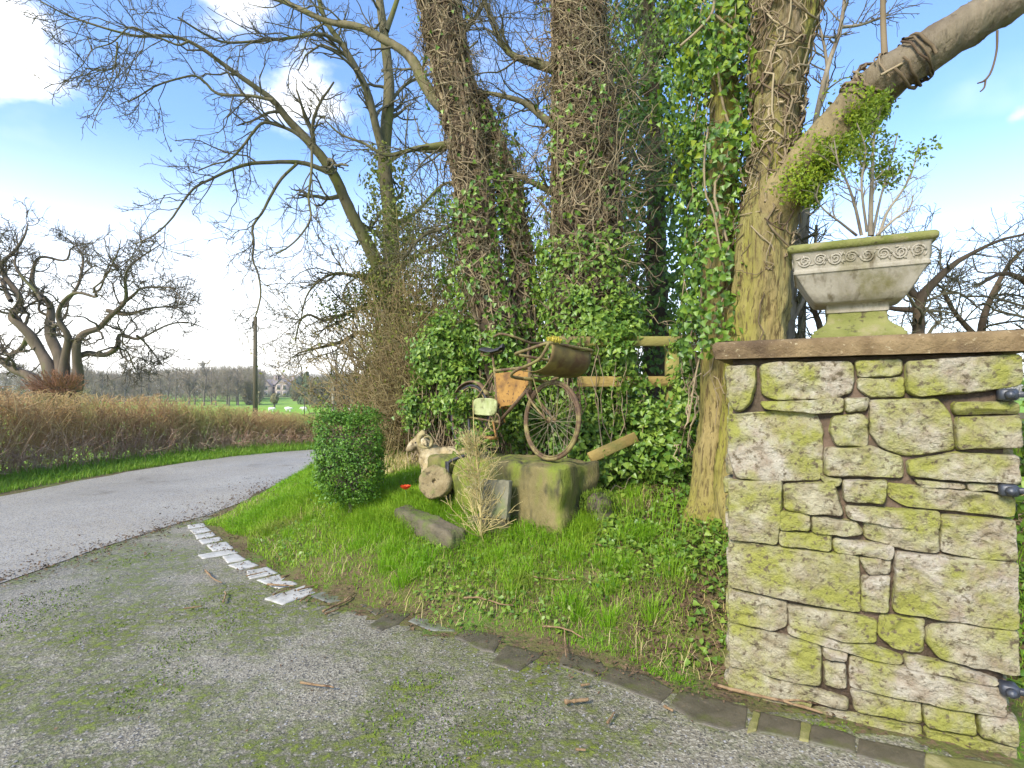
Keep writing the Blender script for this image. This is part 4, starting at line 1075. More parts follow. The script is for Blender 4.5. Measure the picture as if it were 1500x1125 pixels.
P2, R2 = grow(P1b, R1b, 13, g, (.5, 1.5), 8, (.12, 1.), (.4, 1.1), .24, -.03, .5, .0048, .4)
P2a, R2a = grow(P1[:2], R1[:2], 16, g, (.6, 1.6), 8, (.3, .98), (.6, 1.3), .22, .02, .35, .0045, .4)
P2 = np.concatenate([P2, P2a]); R2 = np.concatenate([R2, R2a])
P3, R3 = grow(P2, R2, 6, g, (.2, .62), 6, (.2, 1.), (.4, 1.1), .28, .06, .6, .0032, .6)
P4, R4 = grow(P3, R3, 3, g, (.07, .24), 5, (.25, 1.), (.4, 1.1), .3, .10, .7, .0026, .8)
tw.tubes(P2, R2, 5); tw.tubes(P3, R3, 4); tw.tubes(P4, R4, 3); tw.build('twigs', M['twig'], t1, t1o)
iv = MB(); p, r = main[0]; trunk_leaves(iv, p, r, 2600, g, (.02, .2), (.0, .52), (.04, .075), True, pw=1.3)
p, r = main[2]; trunk_leaves(iv, p, r, 800, g, (.02, .14), (.0, .12), (.04, .07)); iv.build('ivy', M['olive_leaf'], t1, t1o)

# --- ivy bound trees behind the bicycle
def big_tree(name, label, traces, Y, ground_px, seed, bark):
    o = at(ground_px[0], ground_px[1], Y); o[2] = bank_h(o[0], o[1]) - .03
    t = thing(name, label, 'tree', tuple(o)); mb = MB(); lms = []; L = []
    for k, (rows, a, b, big) in enumerate(traces):
        p, r = trace(rows, a, 26, b); L.append((p, r))
        if big: trunk_mesh(mb, p, r, 56, .07, .07, seed + k, 120, ([0, 1], [0, 0]))
        else: lms.append(MB()); trunk_mesh(lms[-1], p, r, 12, .04, .10, seed + k, 50)
    mb.build('trunk', bark, t, o)
    for lm in lms: lm.build('limb', M['bark_ash'], t, o)
    return t, o, L
g = rng_(102)
t2, o2, L2 = big_tree('ivy_bound_tree', 'leaning twin stemmed tree bound in dead ivy behind the bicycle saddle', [
    ([(752,620,74),(742,540,62),(728,470,54),(705,390,46),(688,240,42),(667,135,44),(648,35,48),(632,-50,50),(620,-140,44)], 6.2, 6.3, 1),
    ([(772,600,50),(768,500,36),(764,400,27),(752,310,24),(738,250,22),(718,195,20),(698,140,16)], 6.35, 6.4, 1),
    ([(650,158,18),(640,150,17),(620,120,16),(607,92,15),(587,72,13),(560,57,12),(527,40,11),(483,32,9),(443,15,8),(410,0,7),(367,-10,5)], 6.3, 7.2, 0),
    ([(690,212,14),(653,213,12),(613,217,8),(567,227,6),(533,210,4),(500,197,3),(478,178,2)], 6.2, 6.0, 0),
    ([(665,60,9),(700,20,7),(720,-30,5)], 6.3, 6.6, 0), ([(700,300,8),(660,330,7),(620,345,5),(590,380,4)], 6.2, 6.5, 0), ([(765,380,7),(800,360,6),(825,330,4)], 6.3, 6.6, 0)], 6.2, (755, 620), 200, M['bark_dark'])
g = rng_(103)
t3, o3, L3 = big_tree('ivy_bound_tree', 'thickest upright tree wrapped in tangled bare ivy stems behind the bicycle carrier', [
    ([(866,640,130),(863,560,104),(860,400,92),(857,200,80),(848,60,64),(843,-60,58),(840,-150,54)], 6.0, 6.05, 1),
    ([(830,112,17),(807,100,14),(780,92,12),(750,80,10),(733,60,8),(717,23,6),(706,-10,4)], 6.0, 6.2, 0),
    ([(820,190,14),(797,173,11),(767,150,8),(733,140,6),(700,133,4)], 6.0, 6.3, 0), ([(820,285,12),(800,277,10),(760,257,6),(735,240,4)], 6.0, 6.3, 0),
    ([(880,160,9),(910,130,7),(935,90,5),(950,40,3)], 6.0, 6.4, 0), ([(880,270,8),(920,235,6),(960,220,4)], 6.0, 6.5, 0), ([(850,20,10),(800,-10,7),(760,-50,5)], 6.0, 6.6, 0)], 6.0, (866, 640), 210, M['bark_dark'])
for (t, o, L, seed, nv, fly) in ((t2, o2, L2, 1, 1500, .10), (t3, o3, L3, 2, 2300, .34)):
    g = rng_(300 + seed); vb = MB()
    for k, (p, r) in enumerate(L[:2] if seed == 1 else L[:1]):
        w = 1 if k == 0 else .35
        vines(vb, p, r, int(nv * .34 * w), g, 12, .10, (0, .07), 0, (.15, 1), (.004, .013), .9, .12)
        a, b = vines(vb, p, r, int(nv * .34 * w), g, 10, .10, (.0, .05), fly * 1.9, (.25, .98), (.004, .008), .9, .1)
        c, d = grow(a, b, 4, g, (.12, .42), 7, (.3, 1.), (.4, 1.2), .3, .0, .7, .0024, .6); vb.tubes(c, d, 3, .3 + .7 * g.random(len(c)))
        vines(vb, p, r, int(40 * w), g, 22, .13, (.01, .05), 0, (.0, .7), (.012, .024), .25, 1.1)
    vb.build('ivy_stems', M['vine'], t, o)
    lb = MB()
    if seed == 1:
        trunk_leaves(lb, L[0][0], L[0][1], 2200, g, (.05, .2), (.0, .45), (.035, .07), pw=1.1); trunk_leaves(lb, L[1][0], L[1][1], 1300, g, (.03, .14), (.0, .95), (.035, .065)); trunk_leaves(lb, L[0][0], L[0][1], 240, g, (.06, .14), (.4, .95), (.03, .055))
    else:
        trunk_leaves(lb, L[0][0], L[0][1], 6800, g, (.03, .15), (.0, .36), (.03, .062)); trunk_leaves(lb, L[0][0], L[0][1], 900, g, (.05, .16), (.3, .62), (.035, .065)); trunk_leaves(lb, L[0][0], L[0][1], 160, g, (.05, .14), (.6, .9), (.03, .05))
    lb.build('ivy', M['ivy_light'] if seed == 2 else M['ivy'], t, o)
    br = L[2:] if seed == 1 else L[1:]
    P1, R1 = stack(br, 14); tb = MB()
    P2, R2 = grow(P1, R1, 22, g, (.4, 1.2), 9, (.1, 1), (.4, 1.2), .2, .0, .3, .003, .35); P3, R3 = grow(P2, R2, 6, g, (.15, .55), 7, (.15, 1), (.4, 1.1), .24, .04, .55, .0022, .5)
    P4, R4 = grow(P3, R3, 3, g, (.06, .22), 5, (.2, 1), (.4, 1.1), .3, .06, .7, .002, .8)
    for a, b, n in ((P2, R2, 5), (P3, R3, 4), (P4, R4, 3)): tb.tubes(a, b, n)
    tb.build('twigs', M['twig'], t, o)

# --- leafy evergreen tree further back and the leafy ivy column by the pillar
g = rng_(104)
t4, o4, L4 = big_tree('ivy_clad_tree', 'slim dark leafy ivy covered tree standing behind and between the larger trunks', [
    ([(962,620,40),(962,450,32),(960,300,28),(956,150,24),(950,20,20),(945,-120,14)], 8.2, 8.2, 1), ([(958,300,10),(990,240,8),(1010,180,5)], 8.2, 8.3, 0), ([(955,200,10),(920,140,8),(900,90,5)], 8.2, 8.3, 0), ([(955,90,9),(985,40,7),(1000,-10,4)], 8.2, 8.3, 0)], 8.2, (962, 620), 220, M['bark_dark'])
lb = MB()
trunk_leaves(lb, L4[0][0], L4[0][1], 15000, g, (.02, .52), (.1, .98), (.045, .085))
for p, r in L4[1:]: trunk_leaves(lb, p, r, 900, g, (.02, .22), (.1, 1), (.045, .08))
lb.build('ivy', M['ivy'], t4, o4)
tb = MB(); P1, R1 = stack(L4, 14); P2, R2 = grow(P1, R1, 26, g, (.3, .9), 7, (.1, 1), (.6, 1.3), .25, .05, .3, .004, .5); P3, R3 = grow(P2, R2, 5, g, (.1, .4), 5, (.2, 1), (.4, 1.1), .3, .05, .6, .003, .7)
tb.tubes(P2, R2, 4); tb.tubes(P3, R3, 3); tb.build('twigs', M['twig'], t4, o4)
g = rng_(105)
t5, o5, L5 = big_tree('ivy_clad_tree', 'tree beside the gate pillar with a bare furrowed foot and thick green ivy above', [
    ([(1036,775,84),(1041,740,66),(1043,680,54),(1050,600,48),(1052,400,44),(1060,200,40),(1065,0,36),(1068,-130,32)], 4.15, 4.4, 1)], 4.12, (1036, 770), 230, M['bark_green'])
lb = MB(); p, r = L5[0]
trunk_leaves(lb, p, r, 6800, g, (.01, .16), (.27, .99), (.03, .062)); trunk_leaves(lb, p, r, 1500, g, (.06, .24), (.6, .99), (.03, .06)); 
lb.build('ivy', M['ivy'], t5, o5)
lb = MB(); trunk_leaves(lb, p, r, 1100, g, (.14, .27), (.55, .99), (.03, .055)); lb.build('young_ivy', M['privet'], t5, o5)
vb = MB()
for rows in ([(1052,60,6),(1062,140,6),(1075,190,6),(1066,240,6),(1050,270,6),(1058,310,6),(1070,350,6),(1078,400,5)], [(1042,180,5),(1036,230,5),(1038,280,5),(1048,300,5),(1056,340,5),(1066,400,5)], [(1000,60,6),(1025,38,7),(1047,12,7),(1052,-20,7)], [(1050,12,6),(1075,32,7),(1100,46,8),(1112,60,8)], [(1070,420,5),(1030,520,4),(1012,620,4)], [(1090,150,5),(1084,210,5),(1096,270,5)]):
    a, b = trace(rows, 4.05, 16, 4.0); vb.tubes((a + [0, .06, 0])[None], b[None] * .62, 7, [.6])
vines(vb, p, r, 160, g, 10, .08, (.03, .15), .05, (.12, .98), (.003, .008), .4, .4)
vb.build('ivy_stems', M['vine'], t5, o5)

# --- the forked tree leaning over the pillar
g = rng_(106)
t6, o6, L6 = big_tree('forked_tree', 'big forked tree with a yellow green mossy trunk leaning over the gate pillar', [
    ([(1092,850,112),(1098,720,98),(1104,600,86),(1108,500,82),(1115,400,77),(1126,320,76),(1132,250,66),(1136,180,62),(1140,110,70),(1150,30,82),(1158,-60,88),(1164,-150,84)], 4.0, 4.0, 1),
    ([(1118,352,50),(1136,305,62),(1160,265,64),(1188,230,60),(1225,188,58),(1262,148,60),(1290,120,66),(1310,108,66),(1330,95,58),(1380,62,58),(1450,20,57),(1510,-18,56),(1590,-70,54),(1720,-150,50),(1860,-230,44),(2000,-330,36),(2120,-450,24),(2220,-580,12)], 4.0, 2.75, 1)], 4.0, (1098, 700), 240, M['bark_green'])
kids = [c for c in t6.children]
tr = MB(); trunk_mesh(tr, L6[1][0], L6[1][1], 72, .05, .05, 251, 260, ([0, .13, .28, 1], [0, .1, .9, 1]))
# limb is its own part, greyer than the trunk
bpy.data.objects.remove(kids[0]); mb = MB(); trunk_mesh(mb, L6[0][0], L6[0][1], 96, .085, .05, 250, 240, ([0, .40, .52, 1], [0, 0, .85, 1])); mb.build('trunk', M['bark_green'], t6, o6); tr.build('limb', mk('limb_bark', (.20, .15, .06), (.30, .23, .10), 9, .95, 1., 22, (1, 1, .3), var=((.13, .10, .068), (.215, .175, .12)), c4=(.06, .048, .03), s4=24, t4=(.58, .72), bdist=.03), t6, o6)
vb = MB(); p, r = L6[0]
vines(vb, p, r, 230, g, 14, .07, (.008, .03), .03, (.50, .99), (.003, .010), .8, .2); vines(vb, p, r, 9, g, 22, .08, (.0, .012), .0, (.2, .9), (.004, .008), .2, .9)
p, r = L6[1]
j_ = int(np.argmin(np.linalg.norm(p - at(1590, -70, 3.06), axis=1))) + 1; q, v = resample(p[:j_], 60, r[:j_])
for k in range(24):     # rootlets wound round the burr on the limb
    i = g.integers(27, 39); th = np.linspace(0, g.uniform(2, 5), 14) + g.uniform(0, 6.28); ax = unit(q[i + 1] - q[i]); e1 = unit(np.cross(ax, [0, 0, 1.])); e2 = np.cross(ax, e1)
    c = q[i] + ax * np.linspace(0, g.uniform(-.1, .1), 14)[:, None]; w = v[i, 0] * 1.08 + .012 * g.random()
    vb.tubes((c + w * (np.cos(th)[:, None] * e1 + np.sin(th)[:, None] * e2) + g.normal(size=(14, 3)) * .005)[None], np.full((1, 14), g.uniform(.004, .011)), 6, [g.random() * .5])
a, b = trace([(1290,128,4),(1340,100,4),(1390,62,5),(1440,25,5),(1480,-5,5)], 3.38, 20, 3.12); vb.tubes((a + [0, -.0, .075])[None], b[None], 7, [.7])
a, b = trace([(1296,84,9),(1294,40,8),(1293,-10,7),(1291,-60,6)], 3.5, 10); vb.tubes(a[None], b[None], 7, [.4])
a, b = trace([(1461,45,3.5),(1460,75,3),(1452,105,3),(1442,118,3),(1432,122,2)], 3.15, 12); vb.tubes(a[None], b[None], 5, [.1]); a, b = trace([(1444,116,3),(1442,128,2.5),(1436,134,2)], 3.15, 6); vb.tubes(a[None], b[None], 5, [.1])
vb.build('ivy_stems', M['vine'], t6, o6)
lb = MB(); n = 6400
x = (g.random(n) ** .9 * .34 + .12) * 59; i = x.astype(int); ax = unit(q[i + 1] - q[i]); e1 = unit(np.cross(ax, [0, 0, 1.])); e2 = unit(np.cross(e1, ax)); th = g.normal(size=n) * 1.0 - 1.5
side = np.array([.0, -1., .0])
d = np.cos(th)[:, None] * e1 * -1 + np.sin(th)[:, None] * e2; d = unit(d * .8 + side * .7)
pp = q[i] + d * (v[i, 0] + g.uniform(.0, .07, n))[:, None]; pp += g.normal(size=(n, 3)) * .018
kk = sn(pp, 13, 9); keep = kk > -.35; pp = pp + d * (np.clip(kk, 0, 1) * .07)[:, None]
leaves(lb, pp[keep], d[keep] + g.normal(size=(keep.sum(), 3)) * .6 + [0, 0, .4], g.uniform(.016, .032, keep.sum()), g, 'oval', .1)
n = 500; i = g.integers(46, 56, n); pp = q[i] + np.array([0, -.02, 1.]) * (v[i, 0] + g.uniform(-.01, .035, n))[:, None] + g.normal(size=(n, 3)) * .03
leaves(lb, pp, g.normal(size=(n, 3)) + [0, 0, 1], g.uniform(.016, .03, n), g, 'oval', .1)
lb.build('ivy', M['privet'], t6, o6)
P1, R1 = resample(p[-9:], 14, r[-9:]); P2, R2 = grow(P1[None], R1.T, 16, g, (.6, 1.6), 9, (.1, 1), (.4, 1.1), .16, .06, .4, .006, .35); P3, R3 = grow(P2, R2, 6, g, (.2, .7), 7, (.15, 1), (.4, 1.1), .22, .05, .55, .003, .5)
tb = MB(); tb.tubes(P2, R2, 7); tb.tubes(P3, R3, 4); tb.build('twigs', M['bark_ash'], t6, o6)

# --- saplings behind the fork
def bare_sapling(label, limbs, Y, seed, px, n2=14, ln=(.2, .7)):
    g = rng_(seed); o = at(px, 620, Y); o[2] = bank_h(o[0], o[1]) - .02
    t = thing('sapling', label, 'sapling', tuple(o)); mb = MB(); L = []
    for rows, a, b in limbs:
        p, r = trace(rows, a, 18, b); mb.tubes(p[None], r[None], 8); L.append((p, r))
    mb.build('stem', M['bark_grey'], t, o); P1, R1 = stack(L, 14); tb = MB()
    P2, R2 = grow(P1, R1, n2, g, ln, 7, (.15, 1), (.4, 1.0), .18, .04, .5, .0028, .5); P3, R3 = grow(P2, R2, 5, g, (.06, .3), 5, (.2, 1), (.4, 1.), .25, .06, .6, .0022, .7)
    tb.tubes(P2, R2, 4); tb.tubes(P3, R3, 3); tb.build('twigs', M['twig'], t, o)
bare_sapling('thin bare sapling rising between the forked limbs above the planter', [([(1172,640,12),(1176,420,11),(1186,250,9),(1198,160,8),(1215,90,7),(1232,40,6),(1240,-30,5)], 5.2, 5.2), ([(1198,165,6),(1212,120,5),(1206,60,4),(1190,10,3)], 5.2, 5.2), ([(1232,40,5),(1262,36,4),(1300,22,3)], 5.2, 5.3), ([(1178,420,7),(1172,300,6),(1170,200,4),(1172,90,3)], 5.2, 5.3)], 5.2, 401, 1172)
bare_sapling('slim bare sapling close against the trunk of the forked tree', [([(1152,640,14),(1158,480,13),(1166,380,11),(1182,300,9),(1200,240,6),(1212,190,4)], 4.7, 4.8), ([(1160,470,8),(1180,430,7),(1192,380,5),(1196,330,4)], 4.7, 4.8)], 4.7, 402, 1152, 10, (.15, .5))

# --- hawthorn behind the pillar
g = rng_(107); ho = np.array([3.6, 4.9, 0.]); ho[2] = bank_h(ho[0], ho[1])
ht = thing('hawthorn_hedge', 'tangled bare hawthorn hedge with dark twigs behind the gate pillar', 'hedge', tuple(ho)); mb = MB(); tb = MB(); L = []
for rows, a, b in (([(1340,640,24),(1345,500,20),(1348,440,18),(1372,410,14),(1400,385,10),(1430,368,7),(1470,350,5),(1520,340,4)], 4.6, 4.5), ([(1348,440,14),(1330,420,10),(1320,395,7),(1330,370,5)], 4.6, 4.7), ([(1350,455,12),(1300,450,8),(1270,430,6),(1250,405,4)], 4.6, 4.7),
                   ([(1560,640,24),(1540,480,18),(1510,420,12),(1470,400,8),(1430,420,5)], 4.8, 4.7), ([(1540,470,14),(1560,400,10),(1540,360,6)], 4.8, 4.9), ([(1210,640,16),(1205,500,12),(1185,440,8),(1160,400,5)], 5.2, 5.0), ([(1206,500,10),(1220,440,7),(1215,400,4)], 5.2, 5.3),
                   ([(1440,640,18),(1436,500,14),(1450,440,10),(1480,385,7),(1500,365,4)], 5.2, 5.3), ([(1436,500,11),(1400,460,8),(1380,425,5)], 5.2, 5.2), ([(1290,640,12),(1280,500,9),(1300,440,6),(1310,400,4)], 5.4, 5.4)):
    p, r = trace(rows, a, 18, b); mb.tubes(p[None], r[None] * .8, 9); L.append((p, r * .8))
mb.build('branch', M['bark_dark'], ht, ho)
P1, R1 = stack(L, 14); P2, R2 = grow(P1, R1, 20, g, (.3, .95), 9, (.3, 1), (.5, 1.3), .24, -.0, .35, .003, .45); P3, R3 = grow(P2, R2, 6, g, (.12, .42), 7, (.15, 1), (.5, 1.3), .26, .03, .55, .0022, .55); P4, R4 = grow(P3, R3, 3, g, (.04, .16), 4, (.2, 1), (.6, 1.3), .25, .03, .7, .0016, .8)
for a, b, n in ((P2, R2, 5), (P3, R3, 4), (P4, R4, 3)): tb.tubes(a, b, n)
tb.build('twigs', M['twig'], ht, ho)

# ------------------------------------------------------------------ shrubs and ground plants on the bank
def clump_points(rng, blobs, n, nc=120, sd=.06, shell=.6):
    P, N = [], []
    vol = np.array([r[0] * r[1] + r[1] * r[2] + r[0] * r[2] for c, r in blobs]); vol /= vol.sum()
    for (c, r), w in zip(blobs, vol):
        m = max(6, int(nc * w)); cc, dd = ball(rng, m, c, r, shell)
        k = rng.integers(0, m, int(n * w)); P.append(cc[k] + rng.normal(size=(len(k), 3)) * sd); N.append(dd[k])
    return np.concatenate(P), np.concatenate(N)
def bush(name, label, cat, blobs, n, seed, mat, size, kind='ivy', twn=120, twl=(.3, .8), hang=.5, nc=160, sd=.06):
    g = rng_(seed); c0 = np.mean([c for c, r in blobs], 0); o = np.array([c0[0], c0[1], float(bank_h(c0[0], c0[1]))])
    t = thing(name, label, cat, tuple(o)); lb = MB()
    P, N = clump_points(g, blobs, n, nc, sd); ok = P[:, 2] > bank_h(P[:, 0], P[:, 1]) + .0
    leaves(lb, P[ok], N[ok] + g.normal(size=N[ok].shape) * .5 + [0, -.2, .5], g.uniform(size[0], size[1], ok.sum()), g, kind, hang); lb.build('foliage', mat, t, o)
    tb = MB(); k = g.integers(0, len(blobs), twn); base = np.array([blobs[i][0] for i in k]) + g.normal(size=(twn, 3)) * .1; base[:, 2] = bank_h(base[:, 0], base[:, 1])
    tip = np.array([ball(g, 1, blobs[i][0], blobs[i][1], .7)[0][0] for i in k]); s = np.linspace(0, 1, 8)[None, :, None]
    Q = base[:, None] * (1 - s) + tip[:, None] * s + g.normal(size=(twn, 8, 3)) * .03; tb.tubes(Q, np.linspace(.009, .003, 8)[None] * g.uniform(.6, 1.2, twn)[:, None], 5, g.random(twn)); tb.build('stem', M['vine'], t, o)
    return t, o
bush('ivy_shrub', 'dark green ivy shrub growing behind the ram and rear wheel', 'shrub', [(at(640, 520, 6.4), (.30, .28, .34)), (at(672, 570, 6.2), (.26, .25, .35)), (at(620, 600, 6.5), (.24, .22, .3)), (at(700, 510, 6.3), (.2, .2, .25)), (at(655, 490, 6.5), (.2, .2, .22))], 6800, 501, M['ivy_light'], (.03, .062))
bush('ivy_mound', 'thick glossy ivy smothering the rail fence behind the front wheel', 'ivy', [(at(880, 460, 5.6), (.26, .2, .36)), (at(912, 530, 5.35), (.16, .2, .30)), (at(905, 610, 5.35), (.34, .22, .26)), (at(860, 640, 5.3), (.36, .25, .22)), (at(900, 680, 4.95), (.35, .25, .12)), (at(985, 665, 4.9), (.36, .28, .2)), (at(912, 525, 5.08), (.07, .07, .30)), (at(835, 507, 5.12), (.10, .05, .08)), (at(935, 562, 5.06), (.09, .05, .06)), (at(872, 494, 5.12), (.18, .05, .035)), (at(960, 620, 5.2), (.42, .25, .22)), (at(1015, 580, 4.8), (.16, .2, .36)), (at(920, 470, 5.6), (.14, .15, .25)), (at(780, 610, 5.6), (.35, .2, .34)), (at(750, 570, 5.8), (.16, .16, .26)), (at(682, 610, 5.32), (.16, .08, .16)), (at(700, 645, 5.1), (.16, .08, .06))], 17000, 502, M['ivy_light'], (.028, .062), twn=60, nc=380)
bush('ivy_curtain', 'dark ivy hanging between the leaning tree and the thickest tree', 'ivy', [(at(822, 500, 6.1), (.09, .12, .4)), (at(735, 510, 6.0), (.16, .14, .22)), (at(826, 420, 6.0), (.09, .12, .35))], 2600, 503, M['ivy'], (.035, .07), twn=60)

bush('holly_shrub', 'loose olive green evergreen shrub between the ash and the leaning tree', 'shrub', [(at(645, 350, 8.0), (.42, .3, .65)), (at(600, 430, 8.3), (.5, .3, .5)), (at(672, 430, 7.9), (.35, .3, .55)), (at(545, 425, 8.7), (.45, .3, .3)), (at(585, 330, 8.4), (.34, .3, .5)), (at(570, 500, 8.5), (.4, .3, .5)), (at(505, 450, 8.6), (.4, .25, .2)), (at(640, 490, 7.9), (.4, .3, .4))], 11000, 506, M['holly'], (.035, .065), 'oval', 90, (.3, .8), .3, 300, .12)
# twiggy thicket at the back
g = rng_(108)
def thicket(label, x0, x1, Y0, Y1, h, n, seed, mat, lean=.0, oy=0):
    g = rng_(seed); o = np.array([(x0 + x1) / 2, (Y0 + Y1) / 2, 0]); o[2] = bank_h(o[0], o[1])
    t = thing('thicket', label, 'thicket', tuple(o)); mb = MB()
    x = g.uniform(x0, x1, n); y = g.uniform(Y0, Y1, n); b = np.stack([x, y, bank_h(x, y)], 1); K = 9; Q = np.empty((n, K, 3)); Q[:, 0] = b
    d = unit(np.stack([g.normal(size=n) * .28 + lean, g.normal(size=n) * .25, np.ones(n)], 1)); ln = h * g.uniform(.35, 1.0, n) * (1 - .45 * (np.abs(x - o[0]) / ((x1 - x0) / 2)) ** 2)
    for k in range(1, K): d = unit(d + g.normal(size=(n, 3)) * .13); Q[:, k] = Q[:, k - 1] + d * (ln / (K - 1))[:, None]
    Rr = g.uniform(.006, .014, n)[:, None] * np.linspace(1, .35, K)[None]; mb.tubes(Q, Rr, 5, g.random(n))
    P2, R2 = grow(Q, Rr, 9, g, (.25, .8), 6, (.15, 1), (.4, 1.2), .25, .03, .5, .0036, .5); mb.tubes(P2, R2, 4, g.random(len(P2)))
    P3, R3 = grow(P2, R2, 3, g, (.1, .35), 5, (.2, 1), (.4, 1.2), .3, .03, .6, .003, .7); mb.tubes(P3, R3, 3, g.random(len(P3)))
    mb.build('twigs', mat, t, o); return t, o, Q
t, o, Q = thicket('tall brown twiggy thicket around the foot of the ash', -2.3, -.5, 8.0, 9.6, 4.3, 250, 601, M['thicket'])
lb = MB(); pts = Q[:, 2:].reshape(-1, 3); pts = pts[g.integers(0, len(pts), 5600)] + g.normal(size=(5600, 3)) * .12; ok = sn(pts, 3, 4) > .0; leaves(lb, pts[ok], g.normal(size=(ok.sum(), 3)), g.uniform(.035, .06, ok.sum()), g, 'oval'); lb.build('leaf', M['olive_leaf'], t, o)
t, o, Q = thicket('olive brown twiggy thicket with a few leaves close behind the leaning tree', -1.75, -.35, 7.3, 8.6, 3.5, 170, 605, M['thicket'])
lb = MB(); pts = Q[:, 1:].reshape(-1, 3); pts = pts[g.integers(0, len(pts), 6000)] + g.normal(size=(6000, 3)) * .14; ok = sn(pts, 3, 4) > -.1; leaves(lb, pts[ok], g.normal(size=(ok.sum(), 3)), g.uniform(.03, .055, ok.sum()), g, 'oval'); lb.build('leaf', M['olive_leaf'], t, o)
thicket('dense brown bramble thicket behind the ram statue', -1.75, -.6, 6.9, 7.8, 2.1, 200, 602, M['thicket'])
thicket('thin twiggy scrub beyond the rail fence gap', .6, 3.6, 9.0, 11.5, 3.0, 130, 603, M['thicket'])
thicket('tall bare twigs between the leaning tree and the thickest tree', -.5, .9, 8.5, 10.0, 4.6, 80, 604, M['thicket'])

# clipped box bush
bo = ground_hit(512, 756)
bx = thing('box_bush', 'clipped square green box bush on a short stem in the grass', 'bush', tuple(bo), R_(12)); g = rng_(109)
lb = MB(); hw, hz = .30, .40; n = 15000; cz = .17 + hz
nc = 1100; ct = g.uniform(-1, 1, (nc, 3)); k = np.argmax(np.abs(ct), 1); push = g.random(nc) < .85; sc_ = g.uniform(.86, 1.02, nc); ct[push, k[push]] = np.sign(ct[push, k[push]]) * sc_[push]
ct = ct * (np.array([hw, hw, hz]) - .02); cut = np.linalg.norm(ct[:, :2], axis=1) > hw * 1.28; ct[cut, :2] *= .86; ct[:, :2] *= (1 - .10 * (ct[:, 2:3] < -hz * .6)); ct *= (1 + .075 * sn(ct, 8, 3))[:, None]
i = g.integers(0, nc, n); pp = ct[i] + g.normal(size=(n, 3)) * .030; leaves(lb, pp + [0, 0, cz], unit(pp) + g.normal(size=(n, 3)) * .6 + [0, 0, .4], g.uniform(.018, .032, n), g, 'oval', 0); lb.build('foliage', M['box'], bx)
tb = MB(); tb.tube(resample([(0, 0, -.05), (.01, .0, .1), (-.01, .01, .25), (0, 0, .5)], 10), np.linspace(.022, .014, 10), 9); n = 160; tip = ct[g.integers(0, nc, n)] * .97 + [0, 0, cz]; s = np.linspace(0, 1, 6)[None, :, None]; b = np.stack([0 * tip[:, 0], 0 * tip[:, 0], g.uniform(.15, .7, n)], 1)
tb.tubes(b[:, None] * (1 - s) + tip[:, None] * s + g.normal(size=(n, 6, 3)) * .012, np.linspace(.006, .002, 6)[None] * np.ones((n, 1)), 4); tb.build('stem', M['bark_grey'], bx)
sb = MB(); n = 34; b = np.stack([g.uniform(-.26, .26, n), g.uniform(-.26, .26, n), np.full(n, cz + hz * .9)], 1); hgt = g.uniform(.05, .15, n); s = np.linspace(0, 1, 5)[None, :, None]; Q = b[:, None] + s * (np.stack([g.normal(size=n) * .02, g.normal(size=n) * .02, hgt], 1))[:, None]
sb.tubes(Q, np.full((n, 5), .002), 4); pp = np.repeat(Q[:, 1:].reshape(-1, 3), 4, 0); pp += g.normal(size=pp.shape) * .008; leaves(sb, pp, g.normal(size=pp.shape) + [0, 0, .7], g.uniform(.018, .03, len(pp)), g, 'oval', 0); sb.build('shoot', M['box'], bx)

# dry yellow shrub in front of the trough
do = ground_hit(704, 795); g = rng_(110); dt = thing('dry_shrub', 'dead straw coloured conifer shrub in front of the leaning slab', 'shrub', tuple(do)); mb = MB()
stem = resample([do - UP * .03, do + (0, 0, .25), do + (-.02, 0, .55), do + (-.05, .0, .85), do + (-.06, 0, 1.12)], 20); sr = np.linspace(.012, .0028, 20); mb.tubes(stem[None], sr[None], 7, [.2])
P2, R2 = grow(stem[None], sr[None], 105, g, (.22, .5), 8, (.02, .72), (.7, 1.4), .16, .12, .35, .0022, .6, lt=.9); P3, R3 = grow(P2, R2, 6, g, (.05, .18), 5, (.15, 1), (.4, 1.), .2, .10, .7, .0018, .7)
mb.tubes(P2, R2, 4, g.random(len(P2))); mb.tubes(P3, R3, 3, g.random(len(P3))); mb.build('twigs', M['straw'], dt, do)
# poppy
po = ground_hit(594, 748); hz_ = at(593, 717, po[1])[2] - po[2]; pt = thing('poppy', 'single red poppy flower in the grass by the millstone', 'flower', tuple(po)); mb = MB(); mb.tube(resample([(0, 0, -.02), (.01, 0, hz_ * .5), (0, 0, hz_)], 6), .003, 6); mb.build('stem', M['stem'], pt)
mb = MB()
for k in range(5):
    a0 = k / 5 * 6.283; rows = []
    for r, z in ((.004, 0), (.022, .006), (.042, .022), (.05, .036)):
        for t in np.linspace(-.75, .75, 7): rows.append((r * math.cos(a0 + t), r * math.sin(a0 + t), hz_ + z + .004 * math.sin(t * 9 + k) * (r > .03)))
    mb.add(rows, [(i * 7 + j, i * 7 + j + 1, i * 7 + j + 8, i * 7 + j + 7) for i in range(3) for j in range(6)])
mb.build('petal', M['poppy'], pt); mb = MB(); q, d = ball(g, 40, (0, 0, hz_ + .01), (.012, .012, .01)); blades(mb, q, np.full(40, .008), np.full(40, .0015), g); mb.build('centre', M['black'], pt)

